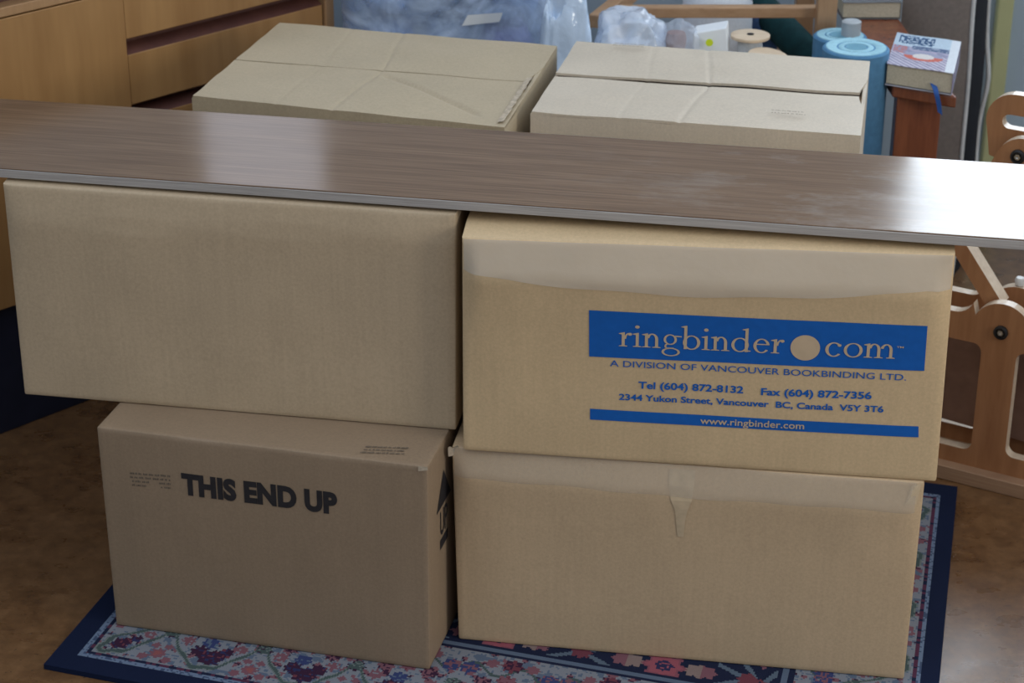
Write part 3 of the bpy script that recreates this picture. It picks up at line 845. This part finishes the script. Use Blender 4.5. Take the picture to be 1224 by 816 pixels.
def blob(center, rad, seed, amp, freq, sub=4, ridge=False, lo=None):
    bm = bmesh.new(); bmesh.ops.create_icosphere(bm, subdivisions=sub, radius=1)
    for v in bm.verts:
        d = v.co.normalized(); nz = noise.fractal(d*freq+Vector((seed*3.1, seed*1.7, seed)), 1.0, 2.0, 4)
        if ridge:   # creased film: broad flat facets between sharp folds
            cells = noise.voronoi(d*freq+Vector((seed, 0, seed)))[0]
            nz = .8*(cells[0]-.45)+.35*nz
        k = 1+amp*nz
        sp = Vector([math.copysign(abs(c)**.75, c) for c in d])
        v.co = Vector((sp.x*rad[0]*k, sp.y*rad[1]*k, sp.z*rad[2]*k))
        if lo is not None: v.co.z = max(v.co.z, lo-center[2])
    mb = MB(); bm.verts.index_update()
    mb.add([Vector(center)+v.co for v in bm.verts], [tuple(v.index for v in f.verts) for f in bm.faces]); bm.free()
    return mb
k = 0
for (x, z, col, rx, rz) in ((-.215, .60, 1, .060, .055), (-.095, .61, 3, .055, .06), (.005, .60, 1, .048, .065), (-.216, .475, 0, .052, .062), (-.115, .475, 3, .052, .065),
                           (-.01, .465, 2, .052, .06), (-.165, .34, 0, .085, .062), (-.005, .335, 2, .048, .055), (-.19, .205, 3, .07, .065), (-.03, .20, 0, .075, .065), (-.11, .075, 0, .13, .06)):
    where = ('top left corner', 'upper middle', 'upper right', 'left side', 'middle', 'right side', 'lower left', 'lower right', 'left near the bottom', 'right near the bottom', 'bottom')[k]
    o = blob((x, ty0+.115, z), (rx*.96, .073, rz*.96), k+1, .15, 2.2).build('yarn_bundle', YARNS[col], smooth=True, origin=(x, ty0+.115, z-rz))
    tag(o, ('pale blue', 'blue', 'violet', 'slate blue')[(1, 0, 2, 3).index(col)] + ' yarn bundle at the ' + where + ' of the clear tub', 'yarn', 'yarn bundles in the clear tub'); k += 1

# ------------------------------------------------------------------ wooden rack behind the right box
rk = thing('wooden_rack', (.345, 3.48, FLOOR_Z), 'beech bar rack standing behind the pale box, with bags and spools on it', 'rack')
mb = MB(); mb.bar((.188, 3.475, .553), (.54, 3.475, .553), .022, .019); mb.build('cross_bar', BEECH, rk, bevel=.002)
e0 = at_z(712, 26, .541); e1 = at_z(752, -6, .541)
mb = MB(); mb.bar(e0, e0+(e1-e0).normalized()*.34, .026, .024); mb.build('side_bar', BEECH, rk, bevel=.002)
BEECHV = wood('beech_post', (.46, .28, .15), (.34, .19, .095), (40, 40, 4), .42)
for (x, y, zt) in ((.544, 3.452, .80), (.545, 3.72, .80), (.20, 3.715, .80)):
    mb = MB(); mb.bar((x, y, FLOOR_Z), (x, y, zt), .034, .03, Vector((0, 1, 0))); mb.build('post', BEECHV, rk, bevel=.002)
SHZ = .42
mb = MB(); mb.box((.327, 3.475, SHZ-.008), (.35, .47, .016)); mb.box((.532, 3.60, SHZ-.008), (.058, .22, .016)); mb.build('shelf', BEECH, rk, bevel=.002)
for (x, y) in ((.168, 3.26), (.485, 3.26), (.168, 3.68)):
    mb = MB(); mb.bar((x, y, FLOOR_Z), (x, y, SHZ-.016), .028, .028, Vector((0, 1, 0))); mb.build('leg', BEECHV, rk, bevel=.002)

# bags
o = blob((.090, 3.31, .31), (.050, .055, .335), 21, .25, 2.4, 5, True, FLOOR_Z+.001).build('plastic_bag', BAG_B, smooth=True, origin=(.098, 3.325, FLOOR_Z))
tag(o, 'tall blue-white translucent plastic bag wedged between the tub and the clear bag', 'bag', 'plastic bags')
o = blob((.200, 3.335, .522), (.056, .07, .074), 31, .40, 1.7, 5, True, SHZ+.001).build('plastic_bag', BAG_W, smooth=True, origin=(.205, 3.33, SHZ))
tag(o, 'crumpled clear plastic bag under the wooden bar, behind the pale box', 'bag', 'plastic bags')
o = blob((.280, 3.305, .512), (.033, .045, .070), 44, .26, 2.0, 5, True, SHZ+.001).build('plastic_bag', film('thin_clear_bag', (.80, .87, .97), .74, .07, 26, .9, (.97, .98, 1)), smooth=True, origin=(.280, 3.305, SHZ))
tag(o, 'small clear bag holding something brown, left of the white card box', 'bag', 'plastic bags')
mb = MB(); _bs = at_y(808, 47, 3.30); mb.lathe([(.014, SHZ+.002), (.015, _bs.z-.02), (.018, _bs.z), (.015, _bs.z+.012)], 24, (_bs.x, 3.30, 0)); mb.build('brown_spool', plain('brown_thread', (.20, .08, .055), .7, .3), smooth=True, origin=(_bs.x, 3.30, SHZ))
tag(bpy.data.objects['brown_spool'], 'brown spool showing inside the small clear bag', 'spool')
# white card box with a yellow dot, leaning a little
a, b_ = at_y(833, 62, 3.29), at_y(878, 62, 3.29); c_, d2 = at_y(868, 33.5, 3.31), at_y(829, 40, 3.31)
q0, q1 = a.copy(), b_.copy(); q0.z = q1.z = SHZ+.001
wc = thing('card_box', ((q0.x+q1.x)/2, 3.32, SHZ), 'small white card box with a yellow-green dot, behind the pale box', 'box')
back = Vector((.008, .045, 0))
mb = MB(); mb.add([q0, q1, c_, d2, q0+back, q1+back, c_+back, d2+back], [(0, 1, 2, 3), (4, 7, 6, 5), (0, 4, 5, 1), (1, 5, 6, 2), (2, 6, 7, 3), (3, 7, 4, 0)])
mb.build('carton', WHITE, wc, bevel=.0015)
mb = MB(); cy_ = at_y(847.5, 49.5, 3.30); ee = Vector((1, 0, 0)); uu = (c_-q1).normalized()
nrm = Vector((0, -1, 0)); base = cy_+nrm*.006
mb.lathe([(.0062, 0), (.0062, .001)], 28, base, (ee, Vector((0, 0, 1)), nrm)); mb.build('dot_sticker', YELLOW, wc)['label'] = 'yellow-green round dot'

# spools
def spool(name, c, r_f, r_t, h, label, tilt=None, group='thread spools behind the pale box'):
    ax = tilt or (Vector((1, 0, 0)), Vector((0, 1, 0)), Vector((0, 0, 1)))
    root = thing(name, c, label, 'spool', group)
    fl = .006
    for z in (0, h-fl):
        mb = MB(); mb.lathe([(r_f, 0), (r_f, fl)] , 44, Vector(c)+ax[2]*z, ax); mb.build('flange', FLANGE, root, smooth=True, bevel=.0012)
    mb = MB(); mb.lathe([(r_t*.92, fl), (r_t, fl+.01), (r_t*1.02, h/2), (r_t, h-fl-.01), (r_t*.92, h-fl)], 40, c, ax); mb.build('thread', THREAD, root, smooth=True)
    mb = MB(); mb.lathe([(.006, 0), (.006, .001)], 16, Vector(c)+ax[2]*h, ax); mb.build('spindle_hole', BLACK, root)
c = at_y(897, 41, 3.34); spool('thread_spool', (c.x, 3.34, SHZ), .033, .021, c.z-SHZ, 'upright white thread spool with pale wooden flanges, right of the card box')
c = at_y(922, 59.5, 3.25); 
zt = Vector((.12, -.16, 1)).normalized(); xt = zt.cross(Vector((0, 1, 0))).normalized(); yt = zt.cross(xt)
tp = Vector((c.x, 3.275, .5335)); hh = .066
spool('thread_spool', tp-zt*hh, .036, .024, hh, 'tilted thread spool showing its round flange just above the pale box', (xt, yt, zt))
# big white cone of yarn
c0, c1 = at_y(815, 30, 3.58), at_y(901, 30, 3.58)
rr = (c1.x-c0.x)/2; cx_ = (c0.x+c1.x)/2
cr = thing('yarn_cone', (cx_, 3.60, SHZ), 'big white cone of yarn standing behind the wooden bar', 'yarn')
mb = MB(); mb.lathe([(rr*1.02, SHZ), (rr*1.0, SHZ+.04), (rr*.97, .535), (rr*.80, .552), (.018, .556)], 48, (cx_, 3.60, 0)); mb.build('wound_yarn', THREAD, cr, smooth=True)
mb = MB(); mb.lathe([(.014, .555), (.012, .60)], 24, (cx_, 3.60, 0)); mb.build('cone_tip', GREYPIPE, cr, smooth=True)
# folded denim and the dark roll
def cushion(c, s, seed, m, name):
    bm = bmesh.new(); bmesh.ops.create_cube(bm, size=1); bmesh.ops.subdivide_edges(bm, edges=bm.edges, cuts=10, use_grid_fill=True)
    mb = MB()
    bm.verts.index_update(); P = []
    for v in bm.verts:
        p = v.co.copy(); e = .5-max(abs(p.x), abs(p.y)); k = 1-.25*(1-smoothstep(0, .12, .5-abs(p.x)))*.6
        q = Vector((p.x*s[0], p.y*s[1], p.z*s[2]*k)); q += Vector((1, 1, 1))*.003*noise.noise(p*5+Vector((seed, 0, 0)))
        P.append(Vector(c)+q)
    mb.add(P, [tuple(v.index for v in f.verts) for f in bm.faces]); bm.free()
    return mb
cxd = at_y(918, 15, 3.62)
o = cushion((cxd.x-.012, 3.655, SHZ+.05), (.06, .10, .096), 3, DENIM, 'x').build('folded_cloth', DENIM, smooth=True, bevel=.0, origin=(cxd.x-.012, 3.655, SHZ))
tag(o, 'folded blue denim cloth behind the spools, under the wooden bar', 'cloth')
a, b_ = at_y(972, 72, 3.51), at_y(905, 4, 3.66)
mb = MB(); dd = (b_-a).normalized(); xx = dd.cross(Vector((0, 1, 0))).normalized(); yy = dd.cross(xx)
a2 = a - dd*min(.10, max(0, (a.z-SHZ-.03)/dd.z))
rt = thing('cloth_roll', (a2.x, a2.y, SHZ), 'dark teal roll of cloth leaning behind the wooden bar', 'roll')
LL_ = (b_-a2).length
mb.lathe([(.026, 0), (.029, .004), (.029, LL_), (.026, LL_+.004)], 32, a2, (xx, yy, dd)); mb.build('cloth', TEAL, rt, smooth=True)
mb = MB(); mb.lathe([(.010, LL_+.004), (.010, LL_+.008)], 20, a2, (xx, yy, dd)); mb.build('core', GREYPIPE, rt, smooth=True)

# ------------------------------------------------------------------ blue foam rolls
def foam_roll(c, r, ztop, label, core=None):
    root = thing('foam_roll', (c[0], c[1], FLOOR_Z), label, 'roll', 'blue foam rolls')
    mb = MB(); mb.lathe([(r, FLOOR_Z), (r, ztop-.003), (r-.003, ztop), (r-.006, ztop)], 56, (c[0], c[1], 0)); mb.build('foam', FOAM, root, smooth=True)
    mb = MB(); mb.lathe([(r-.005, ztop-.002), (r-.006, ztop+.001), (r*.62, ztop+.0015), (r*.55, ztop-.001), (r*.50, ztop+.001), (.020, ztop+.001), (.018, ztop-.002)], 56, (c[0], c[1], 0))
    mb.build('rolled_end', FOAM_T, root, smooth=True)
    mb = MB(); mb.lathe([(.0175, ztop-.001), (.0175, ztop+.0005)], 28, (c[0], c[1], 0)); mb.build('roll_hole', plain('hole_shadow_foam', (.16, .33, .42), .9, .1), root)
    if core:
        mb = MB(); mb.lathe([(core, ztop-.02), (core, ztop+.024), (core*.8, ztop+.026), (core*.75, ztop+.0262)], 28, (c[0]+.018, c[1], 0)); mb.build('card_core', GREYPIPE, root, smooth=True)
c = at_y(1024.5, 58.5, 3.215); foam_roll((c.x, 3.225), .0545, c.z, 'thick blue foam roll standing beside the pale box')
c = at_y(1010, 45, 3.37); foam_roll((c.x-.006, 3.385), .0455, c.z, 'blue foam roll with a grey core standing behind the thicker blue roll', .0165)

# ------------------------------------------------------------------ narrow wooden arm with books
AZ = .513
lf, lb = at_z(1066, 104, AZ), at_z(1024, 22, AZ); rf = at_z(1140, 108, AZ); rb = at_z(1081, 22, AZ)
ar = thing('wooden_arm_frame', ((lf.x+rf.x)/2, 3.4, FLOOR_Z), 'narrow mahogany arm frame carrying the two paperbacks, right of the blue rolls', 'furniture')
axl = Vector((.055, .50, 0)); axl.normalize()
P0, P1 = Vector((.619, 3.186, 0)), Vector((.712, 3.130, 0))
far = Vector((-.022, .52, 0))
mb = MB(); c4 = [P0, P1, P1+far*1.0, P0+far]
mb.add([p+Vector((0, 0, AZ-.020)) for p in c4]+[p+Vector((0, 0, AZ)) for p in c4], [(0, 3, 2, 1), (4, 5, 6, 7), (0, 1, 5, 4), (1, 2, 6, 5), (2, 3, 7, 6), (3, 0, 4, 7)])
mb.build('arm_rest', MAHOG, ar, bevel=.003)
def vpost(x0, x1, y0, y1, z1): 
    mb = MB(); mb.box(((x0+x1)/2, (y0+y1)/2, (z1+FLOOR_Z)/2), (x1-x0, y1-y0, z1-FLOOR_Z)); return mb
pa, pb = at_y(1073, 140, 3.15), at_y(1127, 140, 3.15)
vpost(pa.x+.004, pb.x+.004, 3.185, 3.215, AZ-.02).build('front_post', MAHOG, ar, bevel=.002)
vpost(.615, .67, 3.62, 3.645, AZ-.02).build('rear_post', MAHOG, ar, bevel=.002)
mb = MB(); mb.bar((.66, 3.215, .10), (.635, 3.62, .10), .022, .05); mb.build('stretcher', MAHOG, ar, bevel=.002)

# the paperback with the ribbon
def cover_mat(): return vcol_mat('printed_cover', .25, .5, 0, 400)
COVER = cover_mat()
def book(P, h, label, ribbon=False, seed=0, plaincol=None):
    """P: front-left, front-right, back-right, back-left of the top face"""
    c = sum(P, Vector())/4
    root = thing('paperback', (c.x, c.y, P[0].z-h), label, 'book', 'paperbacks on the wooden arm')
    ex = (P[1]-P[0]).normalized(); ey = (P[3]-P[0]).normalized(); dn = Vector((0, 0, -1))
    def bil(u, v, z): return P[0]*((1-u)*(1-v))+P[1]*(u*(1-v))+P[2]*(u*v)+P[3]*((1-u)*v)+dn*z
    mb = MB(); t = .0018
    fn = lambda u, v, z: bil(u, v, z)
    q = [(0.012, .012), (.985, .012), (.985, .988), (.012, .988)]
    mb.grid(lambda a, b: bil(.012+.973*a, .012+.0*b, t+(h-2*t)*b), 20, 10)
    mb.grid(lambda a, b: bil(.012+.973*a, .988, t+(h-2*t)*b), 20, 10)
    mb.grid(lambda a, b: bil(.012, .012+.976*a, t+(h-2*t)*b), 20, 10)
    mb.grid(lambda a, b: bil(.985, .012+.976*a, t+(h-2*t)*b), 20, 10)
    mb.grid(lambda a, b: bil(.012+.973*a, .012+.976*b, t), 8, 8); mb.grid(lambda a, b: bil(.012+.973*a, .012+.976*b, h-t), 8, 8)
    mb.build('pages', PAGES, root, weld=True)
    nu, nv = 44, 66
    def surf(u, v):   # wraps over the spine at the right
        return bil(u, v, .0006*math.sin(6*u))
    mb = MB(); mb.grid(surf, nu, nv)
    cols = []
    for j in range(nv):
        for i in range(nu):
            u, v = (i+.5)/nu, (j+.5)/nv
            nz = noise.noise((u*6, v*6, seed)); n2 = noise.noise((u*22, v*30, seed+4))
            if plaincol: col = plaincol
            else:
                col = (.42, .40, .52) if nz > -.1 else (.30, .30, .42)
                if v < .42: col = (.55, .52, .62) if (u*9+v*14) % 1 > .45 else (.30, .28, .38)
                if v > .62:
                    col = (.50, .62, .72)
                    if .70 < v < .95 and .06 < u < .62 and n2 > -.18: col = (.05, .11, .22)
                if .55 < v < .66 and .3 < u < .95: col = (.10, .15, .27) if n2 > -.1 else (.28, .34, .44)
                r = math.hypot((u-.50)/.30, (v-.36)/.14)
                if r < 1: col = (.62, .16, .12) if v < .37 and r > .55 else ((.72, .68, .66) if r < .55 else (.35, .36, .48))
                if v > .40 and .02 < u < .22 and v < .60: col = (.5, .2, .2) if n2 > 0 else (.35, .3, .4)
                if u > .87: col = (.70, .74, .78)
            cols.append(col)
    n0 = len(mb.f)
    mb.grid(lambda a, b: bil(1.0, b, h*a), 4, nv)              # spine
    cols += [(plaincol or (.30, .27, .40))]*(4*nv)
    mb.grid(lambda a, b: bil(a, b, h), 8, 8); cols += [(plaincol or (.5, .5, .55))]*64
    for (e, z) in ((0, 0),):
        pass
    o = mb.build('cover', COVER, root, fixn=False)
    ca = o.data.color_attributes.new('pattern', 'FLOAT_COLOR', 'CORNER')
    for p in o.data.polygons:
        for li in p.loop_indices: ca.data[li].color = (*cols[p.index], 1)
    o.modifiers.new('thickness', 'SOLIDIFY').thickness = .0012
    if ribbon:
        mb = MB(); b0 = bil(.70, .012, h*.62)
        mb.grid(lambda a, b: b0+ex*(.012*(a-.5)*(1-.35*b)+.018*b)-ey*(-.004+.016*math.sin(min(1, b*1.6)*PI/2))+dn*(.0+.042*b*b+.004*a), 4, 14)
        o2 = mb.build('ribbon_marker', RIBBON, root, fixn=False); o2.modifiers.new('thickness', 'SOLIDIFY').thickness = .001
    return root
bz = .551
BP = [at_z(1060, 75.5, bz), at_z(1140, 88, bz), at_z(1149, 50, bz), at_z(1072.5, 38.5, bz)]
book(BP, bz-AZ-.0025, 'thick paperback with picture cover and blue ribbon, on the near end of the arm', True, 2)
z2 = .545
q = [at_z(1008, 3, z2), at_z(1078, 3, z2)]
yb = (q[1]-q[0]); yb = Vector((-yb.y, yb.x, 0)).normalized()*.155
book([q[0], q[1], q[1]+yb, q[0]+yb], z2-AZ-.0025, 'plain-covered paperback lying further back on the wooden arm', False, 5, (.20, .20, .20))

# ------------------------------------------------------------------ padded case standing by the wall
ya = math.radians(-24)
cu_, cv_ = Vector((math.cos(ya), math.sin(ya), 0)), Vector((-math.sin(ya), math.cos(ya), 0))
fr_ = at_y(1158, 100, 3.60); FRp = Vector((fr_.x, 3.60, 0))
cw, cdp, chh = .135, .135, .84
case = thing('padded_case', (FRp.x-.1, 3.70, FLOOR_Z), 'tall taupe padded case with black side and pale piping, against the back wall', 'case')
def wob(z): return .004*math.sin(z*6+1)+.0015*math.sin(z*17)
def cpt(a, b, z): return FRp + cu_*a + cv_*b + Vector((0, 0, z))
rgs = 24
mb = MB(); mb.grid(lambda a, b: cpt(-cw*(1-a)+wob(b)*a, -.006*math.sin(PI*a), FLOOR_Z+chh*b), 12, rgs)
mb.grid(lambda a, b: cpt(-cw*(1-a)+wob(b)*a, cdp, FLOOR_Z+chh*b), 12, rgs)
mb.grid(lambda a, b: cpt(-cw, cdp*a, FLOOR_Z+chh*b), 4, rgs)
mb.build('canvas_panel', TAUPE, case, weld=True, smooth=True, fixn=False)
mb = MB(); mb.grid(lambda a, b: cpt(wob(b)+.004*math.sin(PI*a), cdp*a, FLOOR_Z+chh*b), 6, rgs)
mb.grid(lambda a, b: cpt(-cw*(1-a)+wob(1)*a, cdp*b, FLOOR_Z+chh), 12, 6); mb.grid(lambda a, b: cpt(-cw*(1-a)+wob(0)*a, cdp*b, FLOOR_Z+.001), 12, 6)
mb.build('gusset', BLACK, case, smooth=True, fixn=False)
for b0, rad in ((0, .0038), (cdp, .0045)):
    mb = MB(); mb.tube([cpt(wob(i/40)+(.010*math.exp(-((i/40-.42)/.07)**2) if b0 else 0), b0, FLOOR_Z+rad+(chh-rad)*i/40) for i in range(41)], rad); mb.build('piping', PIPING, case, smooth=True)

# ------------------------------------------------------------------ plywood folding frame at the right edge
fp = Vector((.672, 2.836, 0)); fa_ = math.radians(-30)
fd, fn_ = Vector((math.cos(fa_), math.sin(fa_), 0)), Vector((-math.sin(fa_), math.cos(fa_), 0))
ff = thing('plywood_frame', (.80, 2.80, FLOOR_Z), 'birch plywood folding frame with rounded cutouts and black bolts, right of the boxes', 'frame'); ff.rotation_euler.z = fa_
def fpt(s, z, b): return fp + fd*s + fn_*b + Vector((0, 0, z))
def arc(cx, cz, r, a0, a1, n=8): return [(cx+r*math.cos(math.radians(a0+(a1-a0)*i/n)), cz+r*math.sin(math.radians(a0+(a1-a0)*i/n))) for i in range(n+1)]
def rhole(s0, s1, z0, z1, r): return arc(s1-r, z1-r, r, 0, 90, 5)+arc(s0+r, z1-r, r, 90, 180, 5)+arc(s0+r, z0+r, r, 180, 270, 5)+arc(s1-r, z0+r, r, 270, 360, 5)
def plate(name, outline, holes, b0, thick, m, parent):
    """flat board cut to an outline with holes, triangulated, with its own thickness; the cut edges are pale ply with window light in the colour"""
    loops = [[Vector((p, q, 0)) for p, q in l] for l in [outline]+holes]
    V = [v for l in loops for v in l]
    Fc = [tuple(t) for t in tessellate_polygon(loops)]
    E = []; o_ = 0
    for l in loops:
        E += [(o_+i, o_+(i+1) % len(l)) for i in range(len(l))]; o_ += len(l)
    off = world_of(parent); n = len(V)
    P = [to_local(parent, fpt(c.x, c.y, b0), off) for c in V]+[to_local(parent, fpt(c.x, c.y, b0+thick), off) for c in V]
    faces = [f for f in Fc]+[tuple(i+n for i in reversed(f)) for f in Fc]
    ne = len(faces); faces += [(a, b, b+n, a+n) for a, b in E]
    me = bpy.data.meshes.new(name); me.from_pydata([tuple(p) for p in P], [], faces)
    bm = bmesh.new(); bm.from_mesh(me); bmesh.ops.recalc_face_normals(bm, faces=bm.faces); bm.to_mesh(me); bm.free()
    me.materials.append(m); me.materials.append(BIRCH_L)
    for p in me.polygons:
        if p.index >= ne: p.material_index = 1
    o = bpy.data.objects.new(name, me); COL.objects.link(o); o.parent = parent
    return o
SC = .076
outl = [(-.10, .016), (.36, .016), (.36, .271), (SC+.075, .271)] + arc(SC+.075, .301, .030, -90, -160, 6) + arc(SC, .253, .046, 25, 155, 14) + arc(SC-.075, .301, .030, -20, -90, 6) + [(-.10, .271)]
holes = [rhole(-.075, .049, .043, .226, .014), rhole(.103, .30, .048, .226, .014)]
for b0 in (0, .072):
    plate('side_panel', outl, holes, b0, .018, BIRCH, ff)
mb = MB()
c = fpt(.13, .004, .045); mb.box(c, (.46, .13, .024), (fd, fn_, Vector((0, 0, 1)))); mb.build('base_board', wood('striped_ply', (.40, .26, .16), (.22, .12, .07), (3, 3, 260), .5), ff, bevel=.0015)
# diagonal stay between the panels
dq0, dq1 = Vector(on_plane(1192, 366, (fp+fn_*.030).to_2d(), fa_)), Vector(on_plane(1146, 291, (fp+fn_*.030).to_2d(), fa_))
dq1 = dq0+(dq1-dq0)*1.35
_t = (dq1-dq0).normalized()*.0; _d = (dq1-dq0).normalized(); _n = Vector((-_d.y, _d.x))*.0125
plate('diagonal_stay', [tuple(dq0-_n), tuple(dq1-_n), tuple(dq1+_n), tuple(dq0+_n)], [], .024, .030, BIRCH, ff)
mb = MB(); mb.bar(fpt(-.09, .135, .062), fpt(.30, .115, .062), .010, .15, Vector((0, 0, 1))); mb.build('inner_board', wood('rosy_ply', (.25, .14, .10), (.17, .09, .06), (8, 8, 8), .5), ff, bevel=.001)
mb = MB(); mb.add([fpt(-.09, .238, .022), fpt(.028, .215, .068), fpt(-.09, .226, .068), fpt(-.09, .230, .022), fpt(.028, .207, .068), fpt(-.09, .218, .068)], [(0, 1, 2), (3, 5, 4), (0, 3, 4, 1), (1, 4, 5, 2), (2, 5, 3, 0)]); mb.build('corner_gusset', BIRCH_L, ff)
# bolts
def bolt(s, z, b, r=.011):
    mb = MB(); mb.lathe([(r, 0), (r, .004), (r*.75, .006), (r*.72, .006), (r*.70, .003), (.001, .003)], 28, fpt(s, z, b), (fd, Vector((0, 0, 1)), -fn_))
    bo = mb.build('bolt', BOLT, ff, smooth=True)
    mb = MB(); mb.lathe([(r*.45, .003), (r*.42, .0052), (r*.2, .0054), (.0005, .0045)], 6, fpt(s, z, b), (fd, Vector((0, 0, 1)), -fn_)); mb.build('hex_socket', STEEL, bo)
bolt(.076, .253, 0)
# upper castle: two posts carrying rounded plates
ds, dz = -.033, -.027
sh = lambda pts, a, b: [(p+a, q+b) for p, q in pts]
up = [(.10, .20), (.16, .20), (.16, .50), (.26, .50), (.26, .622)] + arc(.066, .578, .042, 90, 200, 12) + [(.034, .52), (.10, .50)]
up = [(.10, .20), (.16, .20)] + sh(up[2:-1], ds, dz) + [(.10, .47)]
plate('upper_plate', up, [sh(arc(.060, .577, .011, 90, 270, 8)+[(.14, .566), (.14, .588)], ds, dz)], .095, .018, BIRCH, ff)
up2 = [(.0, .455), (.26, .455), (.26, .566), (.12, .566)] + arc(.078, .522, .044, 60, 150, 10) + [(.02, .50)]
plate('upper_plate', sh(up2, -.014, -.026), [], .060, .018, BIRCH, ff)
mb = MB(); mb.bar(fpt(.148, .20, .125), fpt(.148, .60, .125), .03, .03, fn_); mb.build('upright', BEECHV, ff, bevel=.002)
_b2 = on_plane(1217, 187, (fp+fn_*.060).to_2d(), fa_); bolt(_b2[0], _b2[1], .060)
mb = MB(); mb.lathe([(.007, 0), (.008, .008), (.006, .012)], 24, fpt(.074, .300, .081), (fd, fn_, Vector((0, 0, 1)))); mb.build('knob', PIPING, ff, smooth=True)
